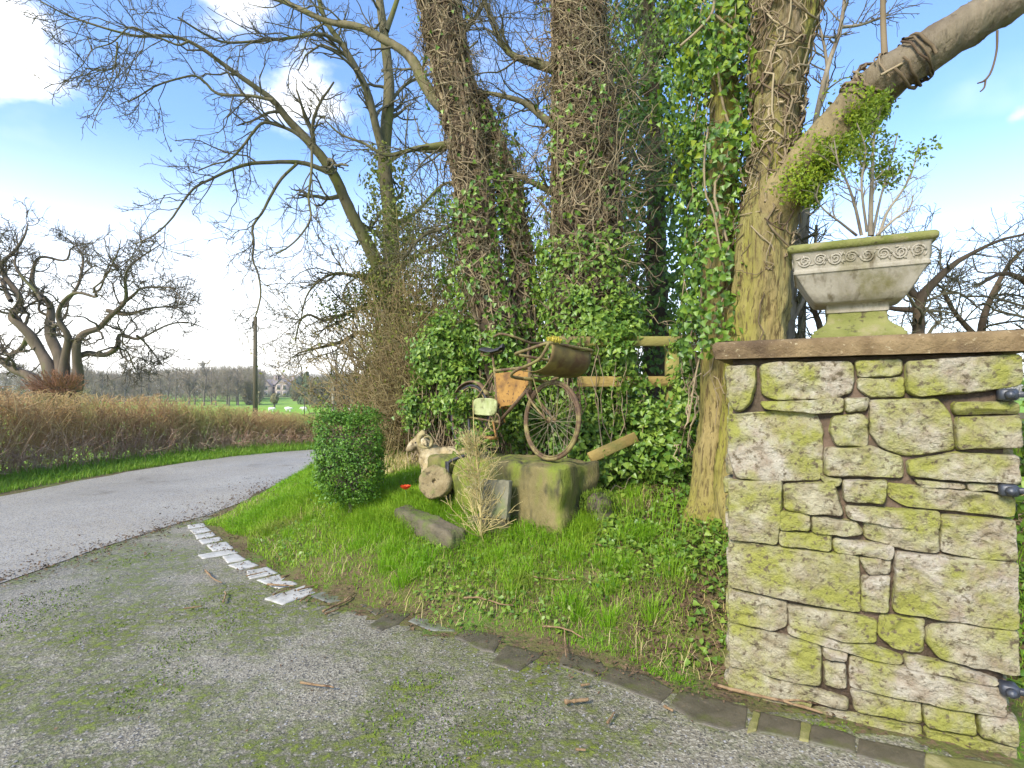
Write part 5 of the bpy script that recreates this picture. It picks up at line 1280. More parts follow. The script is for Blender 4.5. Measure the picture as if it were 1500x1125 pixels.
# grass, ground ivy, litter
g = rng_(111)
def bank_points(n, x=(-4, 3.2), y=(2.2, 12), dmin=.05):
    out = []
    while sum(map(len, out)) < n:
        m = 60000; Yr = y[0] + (y[1] - y[0]) * g.random(m) ** 1.7; xx = g.uniform(x[0], x[1], m); d = edge_dist(xx, Yr); d2 = d + .10 * sn(np.stack([xx, Yr, 0 * xx], 1), 8, 12)
        ok = (d2 > dmin) & (np.abs(xx / Yr) < 1.15); out.append(np.stack([xx, Yr, d], 1)[ok])
    q = np.concatenate(out)[:n]; return q
def outside_pillar(x, y):
    p = np.stack([x - P0[0], y - P0[1]], -1); a = p @ U[:2]; b = p @ NI[:2]; return ~((a > -.02) & (a < PW + .02) & (b > -.02) & (b < PD + .02))
q = bank_points(330000, dmin=.0); x, y, d = q.T; pn_ = sn(np.stack([x, y, 0 * x], 1), 2.2, 21); pn2 = sn(np.stack([x, y, 0 * x], 1), 6, 22)
ivyzone = (x / y > .11 + .04 * pn_) & (y > 3.65 + .15 * pn2) | (x / y > .335) | ((y > 5.0) & (x / y > -.15))
bare = (pn2 < -.35) & (d < .5); keep = outside_pillar(x, y) & ~(ivyzone & (g.random(len(x)) < .88)) & ~(bare & (g.random(len(x)) < .3)) & (g.random(len(x)) < .62 + .30 * pn2 + .4 * (d > .9))
x, y, d, pn_, pn2 = x[keep], y[keep], d[keep], pn_[keep], pn2[keep]; n = len(x); P = np.stack([x, y, bank_h(x, y) - .005], 1)
H = (.035 + .05 * g.random(n) + .075 * np.clip(pn2, 0, 1) + .03 * np.clip(pn_, 0, 1)) * np.clip(.45 + d * .9, .45, 1.1); var = np.clip(.45 + .3 * pn_ + .25 * g.normal(size=n), 0, 1)
mb = MB(); blades(mb, P, H, g.uniform(.0014, .0030, n) * np.clip(y / 4, .8, 2.2), g, 1.25, var, lean=np.array([-.05, -.22, 0])); tag(mb.build('grass', M['grass']), 'long bright green grass covering the bank beside the drive', 'grass', kind='stuff')
# coarse tussocks
mb = MB()
for k in range(60):
    t = bank_points(1, (-3.4, 1.1), (2.9, 5.6), .2)[0]; m = 110; a = g.normal(size=(m, 2)) * .035; xx, yy = t[0] + a[:, 0], t[1] + a[:, 1]; ln = np.c_[a * 9, np.zeros(m)] + [0, -.1, 0]; blades(mb, np.stack([xx, yy, bank_h(xx, yy)], 1), g.uniform(.07, .15, m), g.uniform(.0012, .0027, m), g, .7, np.clip(g.normal(.35, .25, m), 0, 1), lean=ln)
tag(mb.build('tussock_grass', M['grass']), 'taller tufts of coarse grass standing in the bank turf', 'grass', kind='stuff')
# straw bents
q = bank_points(4200, (-3.4, 1.5), (2.6, 7)); x, y, d = q.T; mb = MB(); blades(mb, np.stack([x, y, bank_h(x, y)], 1), g.uniform(.04, .13, len(x)), g.uniform(.0010, .0022, len(x)), g, 2.2); tag(mb.build('dry_grass', M['straw']), 'dry straw stalks scattered through the bank grass', 'grass', kind='stuff')
# foot of the thicket: pale dead grass
x = g.uniform(-2.1, -.95, 5200); y = g.uniform(6.2, 8.2, 5200); mb = MB(); blades(mb, np.stack([x, y, bank_h(x, y)], 1), g.uniform(.06, .16, 5200), g.uniform(.003, .006, 5200), g, 1.0); tag(mb.build('dead_grass', M['straw']), 'pale dead grass at the foot of the bramble thicket', 'grass', kind='stuff')
# ground ivy
q = bank_points(21000, (-.6, 3.0), (2.5, 6.6), .12); x, y, d = q.T; pn_ = sn(np.stack([x, y, 0 * x], 1), 5, 41); keep = ((x / y > .13 + .04 * pn_) & (y > 3.5) | (x / y > .315 + .02 * pn_) | ((y > 4.9) & (x / y > -.2))) & outside_pillar(x, y) & (pn_ + .5 * g.random(len(x)) > -.2) & ((d > .75) | (g.random(len(x)) < .35))
x, y, pn_ = x[keep], y[keep], pn_[keep]; n = len(x); P = np.stack([x, y, bank_h(x, y) + g.uniform(.0, .05, n) + .04 * np.clip(pn_, 0, 1)], 1); mb = MB(); leaves(mb, P, g.normal(size=(n, 3)) * .45 + [0, -.25, 1], g.uniform(.018, .05, n), g, 'ivy', .1)
tag(mb.build('ground_ivy', M['ivy_light']), 'green ground ivy spreading over the bank by the pillar', 'ivy', kind='stuff')
q = bank_points(8500, (-3.2, 2.2), (2.4, 5.5), .08); x, y, d = q.T; pn_ = sn(np.stack([x, y, 0 * x], 1), 4, 43); keep = (pn_ > -.05) & outside_pillar(x, y); x, y = x[keep], y[keep]; n = len(x); mb = MB(); leaves(mb, np.stack([x, y, bank_h(x, y) + g.uniform(.01, .06, n)], 1), g.normal(size=(n, 3)) * .4 + [0, -.3, 1], g.uniform(.02, .045, n), g, 'oval', .1); tag(mb.build('weed_leaves', M['ivy_light']), 'small broad weed leaves among the bank grass', 'weeds', kind='stuff')
# litter of dead leaves and twigs: bank edge, foot of the pillar, lane edge
x = g.uniform(-3.6, 2.0, 26000); y = g.uniform(2.1, 6.6, 26000); d = edge_dist(x, y); pn_ = sn(np.stack([x, y, 0 * x], 1), 6, 51); keep = (np.abs(d + .02) < .17 + .12 * pn_) & outside_pillar(x, y) & (g.random(len(x)) < .45 + .4 * (x > .3)); x, y, d = x[keep], y[keep], d[keep]; n = len(x)
mb = MB(); leaves(mb, np.stack([x, y, np.maximum(bank_h(x, y), .012) + .006], 1), g.normal(size=(n, 3)) * .4 + [0, 0, 1], g.uniform(.008, .03, n), g, 'oval', 0)
x = g.uniform(.3, 2.8, 22000); y = g.uniform(2.6, 5.6, 22000); keep = ((x / y > .24 + .05 * sn(np.stack([x, y, 0 * x], 1), 5, 77)) & outside_pillar(x, y) & (edge_dist(x, y) > .03)); x, y = x[keep], y[keep]; n = len(x); leaves(mb, np.stack([x, y, bank_h(x, y) + .012], 1), g.normal(size=(n, 3)) * .45 + [0, 0, 1], g.uniform(.012, .04, n), g, 'oval', 0)
n = 2600; t = g.random(n); x = np.interp(t, [0, 1], [-3.85, -3.9]) + g.normal(size=n) * .16; y = 4 + 7 * g.random(n); x = np.interp(y, [4, 6.9, 9, 11.4], [-4.1, -3.74, -3.85, -3.6]) + g.normal(size=n) * (.08 + .42 * g.random(n) ** 2) * (1 + .5 * sn(np.stack([y, y, y], 1), 2., 9)); leaves(mb, np.stack([x, y, np.maximum(bank_h(x, y), .006) + .008], 1), g.normal(size=(n, 3)) * .4 + [0, 0, 1], g.uniform(.008, .036, n), g, 'oval', 0)
n = 700; x = g.uniform(-5, 2, n); y = g.uniform(1.6, 6.5, n); keep = edge_dist(x, y) < -.12; x, y = x[keep], y[keep]; n = len(x); leaves(mb, np.stack([x, y, np.full(n, .008)], 1), g.normal(size=(n, 3)) * .3 + [0, 0, 1], g.uniform(.006, .022, n), g, 'oval', 0)
tag(mb.build('leaf_litter', M['litter']), 'brown dead leaves and bark crumbs along the bank edge and drive', 'leaf litter', kind='stuff')
# moss tufts on the drive and round the kerb stones
n = 60000; x = g.uniform(-5, 1.8, n); y = 1.75 + 5.2 * g.random(n) ** 1.4; S3 = np.stack([x, y, 0 * x], 1); pn_ = sn(S3, 2.4, 61) + .7 * sn(S3, 9, 62); d = edge_dist(x, y); keep = ((pn_ > .62) & (d < -.1) & (x > -3.9)) | ((np.abs(d + .17) < .05) & (pn_ > -.1)); keep &= np.abs(x / y) < 1.1; x, y = x[keep], y[keep]; n = len(x); mb = MB(); blades(mb, np.stack([x, y, np.zeros(n)], 1), g.uniform(.004, .014, n), g.uniform(.002, .005, n), g, 1.4); tag(mb.build('moss_tufts', M['moss']), 'green moss tufts growing on the drive surface', 'moss', kind='stuff')
# loose grit
n = 5200; x = g.uniform(-4.6, 1.6, n); y = 1.7 + 4 * g.random(n) ** 1.5; keep = edge_dist(x, y) < -.2; x, y = x[keep], y[keep]; n = len(x); r = g.uniform(.003, .008, n); oct_ = np.array([(1, 0, 0), (0, 1, 0), (-1, 0, 0), (0, -1, 0), (0, 0, .8), (0, 0, -.6)]); rot = g.uniform(0, 6.28, n)
v = oct_[None] * r[:, None, None] * g.uniform(.6, 1.4, (n, 6, 1)); v = np.stack([v[..., 0] * np.cos(rot)[:, None] - v[..., 1] * np.sin(rot)[:, None], v[..., 0] * np.sin(rot)[:, None] + v[..., 1] * np.cos(rot)[:, None], v[..., 2]], -1) + np.stack([x, y, np.full(n, .002)], 1)[:, None]
mb = MB(); mb.add(v.reshape(-1, 3), ((np.arange(n) * 6)[:, None, None] + np.array([(0, 1, 4), (1, 2, 4), (2, 3, 4), (3, 0, 4)])[None]).reshape(-1, 3), np.repeat(g.random(n), 6)); tag(mb.build('loose_grit', mk('grit', (.13, .125, .115), (.3, .29, .27), 4, .8, var=((.42, .41, .38), (.07, .065, .06))), smooth=False), 'loose stone chippings scattered on the drive', 'gravel', kind='stuff')

# sticks
STK = [((1044, 1005), (1205, 1048), .012, 'longest peeled stick lying along the kerb at the pillar foot', 0), ((827, 1032), (862, 1028), .014, 'short thick broken stick on the drive below the split flagstone', 0), ((851, 1006), (864, 1004), .009, 'tiny bark chip on the drive above the thick broken stick', 0), ((890, 1061), (900, 1046), .008, 'short brown stick pointing at the kerb, below the thick stick', 0),
       ((973, 1037), (986, 1044), .010, 'dark stub of wood at the end of the long flagstone', 0), ((843, 1100), (858, 1101), .008, 'small stick at the very bottom of the drive', 0), ((440, 1002), (489, 1009), .009, 'dark stick alone on the mossy drive below the flagstones', 0), ((300, 836), (325, 855), .009, 'crooked stick on the drive below the squarish sett', 0), ((327, 883), (329, 868), .009, 'short upright stick on the drive by the crooked stick', 0), ((270, 893), (296, 889), .008, 'thin dark stick lying level on the drive', 0),
       ((473, 898), (516, 877), .012, 'upper stick of the bundle between pale setts and dark flags', 0), ((476, 901), (497, 893), .010, 'lower stick of the bundle between pale setts and dark flags', 0), ((392, 858), (430, 860), .011, 'flat brown stick across the broad pale sett', 0), ((400, 873), (420, 864), .009, 'short slanting stick on the longest pale sett', 0), ((412, 848), (440, 838), .011, 'brown stick at the grass edge above the broad sett', 0), ((440, 882), (453, 873), .010, 'stub of wood on the lower end of the longest pale sett', 0), ((436, 866), (470, 856), .009, 'dark twig along the top of the longest pale sett', 0), ((361, 845), (392, 838), .008, 'twig across the lower edge of the squarish sett', 0),
       ((680, 884), (752, 895), .008, 'long straw coloured stick on the grass above the kerb', 1), ((782, 853), (845, 857), .008, 'level straw coloured stick in the middle of the grass bank', 1), ((866, 805), (925, 818), .010, 'forked pale stick high on the bank under the stump', 1), ((795, 927), (855, 945), .008, 'thin pale stick at the grass edge over the dark flags', 1), ((830, 975), (826, 925), .006, 'upright curved pale stem crossing the wedge flagstone', 1)]
for k, (a, b, r, lab, bank) in enumerate(STK):
    f = ground_hit if bank else (lambda px, py: flat_hit(px, py, .016)); pa, pb = f(*a), f(*b); g = rng_(900 + k); n = 12; s = np.linspace(0, 1, n)[:, None]; L_ = np.linalg.norm(pb - pa); Q = pa * (1 - s) + pb * s + np.cumsum(g.normal(size=(n, 3)), 0) * L_ * .012 * np.sin(s * np.pi); c = (pa + pb) / 2
    Q[:, 2] = (np.maximum(bank_h(Q[:, 0], Q[:, 1]), .012) if bank else .012) + r * .9 + (.03 if bank else .004)
    mb = MB(); mb.tube(Q, r * np.linspace(1, .7, n) * (1 + .15 * g.normal(size=n)) * .75, 8)
    if k in (0, 20, 10): mb.tube([Q[7], Q[7] + (Q[9] - Q[7]) * .9 + [.0, .03, .012], Q[7] + (Q[11] - Q[7]) * 1.0 + [.01, .06, .008]], [r * .5, r * .4, r * .25], 6)
    tag(mb.build('fallen_stick', M['stick'], None, c), lab, 'stick', 'fallen sticks')
bush('laurel_shrub', 'leafy green shrub just beyond the hinge end of the gate pillar', 'shrub', [(np.array([3.35, 3.5, .7]), (.35, .35, .5)), (np.array([3.5, 3.45, 1.3]), (.3, .3, .4)), (np.array([3.2, 3.3, .3]), (.3, .3, .35))], 2600, 505, M['ivy'], (.04, .08), 'oval', 40)
# ------------------------------------------------------------------ across the lane: verge, clipped hedge, oak, pole
HBA = np.array(HB, float)
def along(poly, t):
    d = np.r_[0, np.cumsum(np.linalg.norm(np.diff(poly, axis=0), axis=1))]; s = t * d[-1]
    p = np.stack([np.interp(s, d, poly[:, 0]), np.interp(s, d, poly[:, 1])], 1); i = np.clip(np.searchsorted(d, s) - 1, 0, len(poly) - 2); tg = unit(poly[i + 1] - poly[i]); return p, tg
g = rng_(701); HBS = resample(np.c_[HBA[1:], np.zeros(len(HBA) - 1)], 60)[:, :2]
n = 46000; p, tg = along(HBS, g.random(n) ** 1.0); keep = (p[:, 0] > -12) & (np.abs(p[:, 0] / p[:, 1]) < 1.25) & (p[:, 0] < 1.5); p, tg = p[keep], tg[keep]; n = len(p); nr = np.stack([tg[:, 1], -tg[:, 0]], 1); off = g.uniform(-.1, 1.25, n); xy = p + nr * off[:, None]
roadx = on_left(0, xy[:, 1], ROAD_L[:8]); k = (xy[:, 0] < roadx + .0 + .1 * sn(np.c_[xy, 0 * roadx], 4, 3)); xy, off = xy[k], off[k]; n = len(xy); H = .06 + .16 * g.random(n) * (1.25 - np.clip(off, 0, 1.25)) + .05 * g.random(n)
mb = MB(); blades(mb, np.c_[xy, np.zeros(n)], H, g.uniform(.004, .009, n), g, .9, lean=np.array([.1, -.15, 0])); tag(mb.build('verge_grass', M['verge']), 'green grass verge between the lane and the clipped hedge', 'grass', kind='stuff')
ho = np.array([-8.75, 9.2, 0]); hdg = thing('clipped_hedge', 'long low clipped bare brown hedge along the far side of the lane', 'hedge', tuple(ho))
g = rng_(702); hb = MB(); n = 10500; t = g.random(n); p, tg = along(HBS, t); keep = (np.abs(p[:, 0] / p[:, 1]) < 1.35); p, tg = p[keep], tg[keep]; n = len(p); nr = np.stack([tg[:, 1], -tg[:, 0]], 1); off = g.uniform(-.85, .0, n); xy = p + nr * off[:, None]
hh = np.interp(p[:, 1], [4, 9.2, 12.4, 14, 15.6, 20], [1.6, 1.53, 1.42, 1.12, .80, .75]) * (1 + .03 * sn(np.c_[p, 0 * p[:, 0]], 2.2, 7)); hh = hh * g.uniform(.9, 1.03, n); K = 8; Q = np.empty((n, K, 3)); z0_ = hh * g.random(n) * .75; Q[:, 0] = np.c_[xy, z0_]; d = unit(np.stack([g.normal(size=n) * .45, g.normal(size=n) * .45, np.full(n, .9)], 1)); ln = hh * g.uniform(.25, .6, n)
def in_hedge(q, pb, nrb, hb_):
    o_ = ((q[:, :2] - pb) * nrb).sum(1); q[:, :2] += nrb * (np.clip(o_, -.9, .06) - o_)[:, None] * .85; over = q[:, 2] - hb_ ; q[:, 2] -= np.maximum(over, 0) * .9; return q
for k in range(1, K): d = unit(d + g.normal(size=(n, 3)) * .15); Q[:, k] = in_hedge(Q[:, k - 1] + d * (ln / (K - 1))[:, None], p, nr, hh)
Rr = g.uniform(.004, .011, n)[:, None] * np.linspace(1, .5, K)[None]; hb.tubes(Q, Rr, 4, g.random(n))
P2, R2 = grow(Q, Rr, 7, g, (.12, .42), 5, (.1, 1), (.6, 1.5), .2, .02, .5, .0034, .5); i2 = np.repeat(np.arange(n), 7)
for k in range(1, 5): P2[:, k] = in_hedge(P2[:, k], p[i2], nr[i2], hh[i2] + .03)
hb.tubes(P2, R2, 3, g.random(len(P2))); hb.build('twigs', M['hedge'], hdg, ho)
# reddish dead stalks and brambles along its foot
rb_ = MB(); n = 2400; p, tg = along(HBS, g.random(n)); nr = np.stack([tg[:, 1], -tg[:, 0]], 1); xy = p + nr * g.uniform(-.25, .28, n)[:, None]; K = 7; Q = np.empty((n, K, 3)); Q[:, 0] = np.c_[xy, np.zeros(n)]; d = unit(np.stack([g.normal(size=n) * .35, g.normal(size=n) * .35, np.ones(n)], 1)); ln = g.uniform(.35, 1.0, n) * np.interp(p[:, 1], [4, 12, 15, 20], [1, 1, .62, .55])
for k in range(1, K): d = unit(d + g.normal(size=(n, 3)) * .12 + np.c_[nr * .02, np.full(n, -.03 * k / K)]); Q[:, k] = Q[:, k - 1] + d * (ln / (K - 1))[:, None]
Rq = g.uniform(.003, .007, n)[:, None] * np.linspace(1, .5, K)[None]; rb_.tubes(Q, Rq, 4, g.random(n)); P2, R2 = grow(Q, Rq, 4, g, (.1, .35), 5, (.2, 1), (.5, 1.4), .2, .0, .6, .003, .5); rb_.tubes(P2, R2, 3, g.random(len(P2))); rb_.build('dead_stalks', M['hedge_red'], hdg, ho)
lb = MB(); n = 5200; p, tg = along(HBS, g.random(n)); nr = np.stack([tg[:, 1], -tg[:, 0]], 1); hh = np.interp(p[:, 1], [4, 9.2, 12.4, 14, 15.6, 20], [1.6, 1.53, 1.42, 1.12, .80, .75]); pp = np.c_[p + nr * g.uniform(-.8, .05, n)[:, None], hh * g.uniform(.15, 1.0, n)]; k = sn(pp, 1.6, 9) > .0; leaves(lb, pp[k], g.normal(size=(k.sum(), 3)) + [.3, -.3, .4], g.uniform(.02, .045, k.sum()), g, 'oval', 0); lb.build('leaf', M['olive_leaf'], hdg, ho)

# old stag oak
g = rng_(703); Y = 16.; oo = at(85, 600, Y); oo[2] = -.06; oak = thing('old_oak', 'gnarled bare old oak with twisted limbs rising behind the clipped hedge', 'tree', tuple(oo)); mb = MB()
lim = [[(75,578,30),(74,543,26),(59,511,22),(35,480,20),(18,462,18),(31,445,16),(12,413,14),(8,386,12),(22,366,9),(39,351,7),(51,331,4)], [(18,440,10),(0,405,8),(-15,390,7),(-10,360,5),(-25,335,3)], [(88,575,26),(88,535,22),(70,496,20),(72,460,18),(59,437,14),(47,402,12),(51,374,8),(94,374,6),(110,362,5),(129,351,4)],
       [(95,575,24),(96,519,16),(102,496,14),(88,464,12),(90,449,10),(117,437,8),(137,429,7),(135,413,6),(156,394,5),(172,374,4),(178,352,2.5)], [(108,575,26),(117,527,18),(123,496,16),(143,476,14),(156,456,13),(176,445,10),(184,421,8),(203,398,6),(219,370,4),(235,359,3)],
       [(117,520,10),(129,515,12),(150,520,11),(168,509,11),(172,488,9),(203,492,7),(235,484,5),(274,476,4),(301,480,2)], [(60,573,30),(47,554,20),(23,539,18),(0,527,16),(-25,515,12),(-60,500,8)], [(55,512,14),(39,501,12),(12,515,9),(0,505,8),(-30,498,6)], [(156,456,8),(190,462,6),(225,450,5),(262,440,3),(285,445,2)], [(94,450,7),(120,410,6),(118,380,5),(95,345,3)], [(176,445,7),(215,425,5),(250,425,4),(278,440,2)], [(203,492,5),(225,510,4),(240,530,3)], [(172,505,5),(190,525,4),(205,545,2.5)], [(60,437,7),(30,400,6),(25,360,4),(20,335,3)], [(135,430,5),(150,420,4),(190,380,3),(205,350,2)]]
L = []
for k, rows in enumerate(lim):
    rr = [(a + g.normal() * 1.5, b + g.normal() * 1.5, w * .92) for a, b, w in rows]; p, r = trace([(a, b, w * .80) for a, b, w in rr], Y, 40, Y + g.uniform(-1.6, 1.6)); s_ = np.linspace(0, 1, 40)[:, None]; p = p + np.stack([sn(p, 3.2, 60 + k), sn(p, 3.2, 80 + k), sn(p, 3.2, 100 + k)], 1) * .16 * np.clip(s_ * 3, 0, 1); r = r * (1 - .45 * s_[:, 0]) * (1 + .10 * sn(p, 7, 5)); mb.tubes(p[None], r[None], 10); L.append((p, r))
trunk_mesh(mb, np.array([oo, oo + UP * .6, at(84, 590, Y), at(84, 566, Y)]), np.array([.75, .58, .52, .42]), 24, .06, .12, 3, 24); mb.build('trunk', M['bark_oak'], oak, oo)
P1, R1 = stack(L, 22); tb = MB(); P2, R2 = grow(P1, R1, 17, g, (.6, 1.8), 11, (.2, 1), (.5, 1.3), .34, .03, .45, .010, .35); P3, R3 = grow(P2, R2, 8, g, (.22, .75), 8, (.2, 1), (.5, 1.2), .36, .05, .55, .006, .5); P4, R4 = grow(P3, R3, 2, g, (.1, .3), 5, (.2, 1), (.5, 1.2), .36, .06, .7, .0042, .7)
for a, b, n in ((P2, R2, 5), (P3, R3, 4), (P4, R4, 3)): tb.tubes(a, b, n)
tb.build('twigs', M['twig_oak'], oak, oo)
mb = MB(); n = 420; q, d = ball(g, n, at(84, 568, Y - .45), (.7, .25, .14), .2); K = 5; s = np.linspace(0, 1, K)[None, :, None]; Q = q[:, None] + s * (d * .3 + [0, -.1, .12])[:, None] + g.normal(size=(n, K, 3)) * .02; mb.tubes(Q, np.full((n, K), .007), 3); mb.build('burr_shoots', M['burr'], oak, oo)

# telegraph pole and wires
Y = 26.; pb = np.array([at(374, 600, Y)[0], Y, -.06]); pz = at(374, 464, Y)[2]; pol = thing('telegraph_pole', 'slim dark wooden telegraph pole standing beyond the clipped hedge', 'pole', tuple(pb))
mb = MB(); mb.tube([(0, 0, 0), (0, 0, pz * .5), (0, 0, pz - pb[2])], [.115, .1, .085], 14); mb.build('post', M['pole'], pol)
for zz, sd in ((.6, -1), (.75, 1), (1.1, -1), (1.35, 1), (1.6, 1), (1.9, -1)): mb = MB(); mb.tube([(0, 0, pz - zz - .4), (sd * .24, -.02, pz - zz - .4)], .014, 6); mb.build('step_iron', M['iron'], pol)
mb = MB(); mb.tube([(-.08, -.06, pz - .15), (-.1, -.08, pz - .42)], .03, 8); mb.tube(resample([(0, 0, pz - .45), (-.25, -.05, pz - .5), (-.5, 0, pz - .58)], 6), .022, 6); mb.build('bracket', M['iron'], pol)
for k, (x1, y1, z1, lab) in enumerate(((-40, 30, 6.5, 'thin overhead wire running from the pole towards the oak'), (6, 60, 3.2, 'thin overhead wire sloping from the pole towards the wood'))):
    s = np.linspace(0, 1, 24)[:, None]; a = np.array([pb[0], Y, pz - .5]); Q = a * (1 - s) + np.array([x1, y1, z1]) * s; Q[:, 2] -= (4 * s * (1 - s))[:, 0] * .8; mb = MB(); mb.tubes(Q[None], np.full((1, 24), .009), 5); tag(mb.build('overhead_wire', M['wire'], None, a), lab, 'wire')

# ------------------------------------------------------------------ parkland beyond
GZ = -.06
def make_bare(seed, H, spread, nl=9, forks=5, rt=.2, n3=5, rmin=.018, crown0=.3):
    g = rng_(seed); mb = MB(); tb = MB(); tr = resample([(0, 0, 0), (g.normal() * .02 * H, 0, H * .3), (g.normal() * .03 * H, g.normal() * .02 * H, H * .65), (0, 0, H * .97)], 14); r = np.linspace(rt, rt * .15, 14); r[0] *= 1.3; mb.tubes(tr[None], r[None], 9)
    P2, R2 = grow(tr[None], r[None], nl, g, (spread * .7, spread * 1.2), 9, (crown0, .95), (.5, 1.0), .16, .10, .6, rmin * 1.6, .4, lt=.55); mb.tubes(P2, R2, 6)
    P3, R3 = grow(P2, R2, 9, g, (spread * .25, spread * .6), 7, (.15, 1), (.4, 1.1), .2, .06, .6, rmin * 1.2, .5); P4, R4 = grow(P3, R3, n3, g, (spread * .1, spread * .28), 5, (.2, 1), (.4, 1.1), .25, .05, .6, rmin, .7)
    tb.tubes(P3, R3, 4, g.random(len(P3))); tb.tubes(P4, R4, 3, g.random(len(P4))); return mb, tb
def place_tree(name, label, mbs, loc, mats, group=None):
    t = thing(name, label, 'tree', loc, 0, group); mbs[0].build('trunk', mats[0], t); mbs[1].build('crown', mats[1], t); return t
Yf = 76; GF = float(field_z(76)); place_tree('field_tree', 'taller slim bare tree standing in the green field, with a wide twiggy crown', make_bare(11, 11.0, 2.6, 12, rt=.22, rmin=.018, crown0=.35), (at(488, 600, Yf)[0], Yf, GF), (M['bark_grey'], M['twig']))
place_tree('field_tree', 'narrow leaning bare tree in the green field beside the wider tree', make_bare(12, 10.0, 1.4, 10, rt=.18, rmin=.018, crown0=.45), (at(515, 600, Yf)[0], Yf, GF), (M['bark_grey'], M['twig']))
# strip of rough ground under them, sheep
mb = MB(); g = rng_(80); n = 2600; x = g.uniform(at(455, 600, Yf)[0], at(540, 600, Yf)[0], n); y = Yf + g.normal(size=n) * .6; blades(mb, np.stack([x, y, np.full(n, GF)], 1), g.uniform(.12, .35, n), g.uniform(.03, .05, n), g, .8); tag(mb.build('rough_grass', M['far_scrub']), 'dark rough grass strip under the two field trees', 'grass', kind='stuff')
def sheep_mesh():
    mb = MB()
    def e(c, r, n=9):
        th = np.linspace(0, math.pi, n); k = MB().lathe(np.stack([np.sin(th), -np.cos(th)], 1), 12); mb.add(k.V[0] * np.asarray(r) + np.asarray(c), k.F[4][0])
    e((0, 0, .52), (.45, .24, .26)); e((.38, 0, .56), (.2, .17, .18)); mb.tube([(.45, 0, .62), (.58, 0, .58), (.70, 0, .42)], [.12, .11, .07], 10)
    for sx in (-.28, .28):
        for sy in (-.12, .12): mb.tube([(sx, sy, .4), (sx, sy, 0)], [.06, .04], 8)
    for sy in (-1, 1): mb.tube([(.55, sy * .08, .64), (.53, sy * .18, .62)], [.03, .015], 6)
    return mb
s0 = sheep_mesh().build('sheep', M['wool']); Ys = 86
lab = ('lone white sheep grazing nearest the telegraph pole', 'white sheep second from the telegraph pole', 'white sheep third from the telegraph pole, closest to its neighbour', 'white sheep fourth from the pole, beside the rough grass', 'white sheep lying between the two field trees')
for k, (px, py) in enumerate(((397, 604), (414, 604), (422, 605), (438, 604), (510, 606))):
    o = s0 if k == 0 else s0.copy()
    if k: C.objects.link(o)
    o.location = (at(px, 600, Ys)[0], Ys + (k % 2) * 2.2, float(field_z(Ys))); o.rotation_euler = (0, 0, (0.2, 3.0, .4, 3.3, .1)[k]); tag(o, lab[k], 'sheep', 'sheep grazing in the field')
pm = at(446, 605, 60); mb = MB(); mb.tube([(0, 0, 0), (0, 0, 2.6)], .05, 8); mb.box((0, 0, 2.7), (.2, .1, .12), bevel=.03); o = mb.build('field_post', M['pole']); o.location = (pm[0], 60, float(field_z(60))); tag(o, 'thin dark post standing in the field near the bare trees', 'post')

# wood edge: individual bare trees in front of a far mass
protos = [make_bare(20 + k, 12 + 1.5 * (k % 3), 4.2 + .4 * (k % 2), 14, rt=.32, n3=6, rmin=.035, crown0=.22) for k in range(4)]
proto_o = []; g = rng_(90); k = 0
spots = [(px + g.normal() * 3, Y_) for px, Y_ in [(5, 118), (30, 124), (130, 120), (148, 128), (166, 120), (183, 122), (200, 126), (214, 118), (232, 121), (246, 128), (258, 117), (272, 120), (285, 124), (297, 117), (308, 121), (318, 116), (329, 120), (338, 117), (347, 122), (356, 118), (364, 121)]]
for px, Y_ in spots:
    x = at(px, 600, Y_)[0]; sc = g.uniform(.50, .66) * (.62 if px > 380 else 1)
    if k < 4:
        t = place_tree('wood_tree', 'bare brown tree in the front row of the wood beyond the field', protos[k], (x, Y_, float(field_z(Y_))), (M['far_bark'], M['far_twig']), 'bare trees along the wood edge'); t.scale = (sc,) * 3; t.rotation_euler = (0, 0, g.uniform(0, 6)); proto_o.append(t)
    else: copy_thing(proto_o[k % 4], (x, Y_, float(field_z(Y_))), g.uniform(0, 6), 'bare brown tree in the front row of the wood beyond the field', sc)
    k += 1
def far_mass(name, label, rows, mat, seed, n, twig=True):
    """a distant wood that reads as one mass: many thin twigs and small leaves in crowns along a line"""
    g = rng_(seed); mb = MB()
    for (px0, px1, top0, top1, Y_, dep) in rows:
        m = int(n); px = g.uniform(px0, px1, m); yy = Y_ + g.uniform(0, dep, m); x = (px - CX) / F_PX * yy; top = EYE + (HOR - (top0 + (top1 - top0) * (px - px0) / (px1 - px0))) / F_PX * Y_
        top = top * (1 + .16 * sn(np.stack([x, yy, 0 * x], 1), .35, seed)) ; z = field_z(Y_) + (top - field_z(Y_)) * g.random(m) ** .75; K = 4; d = unit(np.stack([g.normal(size=m) * .6, g.normal(size=m) * .6, np.full(m, .9)], 1)); s = np.linspace(0, 1, K)[None, :, None]
        Q = np.stack([x, yy, z], 1)[:, None] + d[:, None] * s * g.uniform(.5, 2.2, m)[:, None, None] * Y_ / 120 + g.normal(size=(m, K, 3)) * .12 * Y_ / 120; mb.tubes(Q, np.full((m, K), .04 * Y_ / 120) * np.linspace(1, .5, K)[None], 3, g.random(m))
        if not twig: leaves(mb, np.stack([x, yy, z], 1), g.normal(size=(m, 3)), g.uniform(.3, .8, m) * Y_ / 120, g, 'oval', 0)
    return tag(mb.build(name, mat), label, 'wood', kind='stuff')
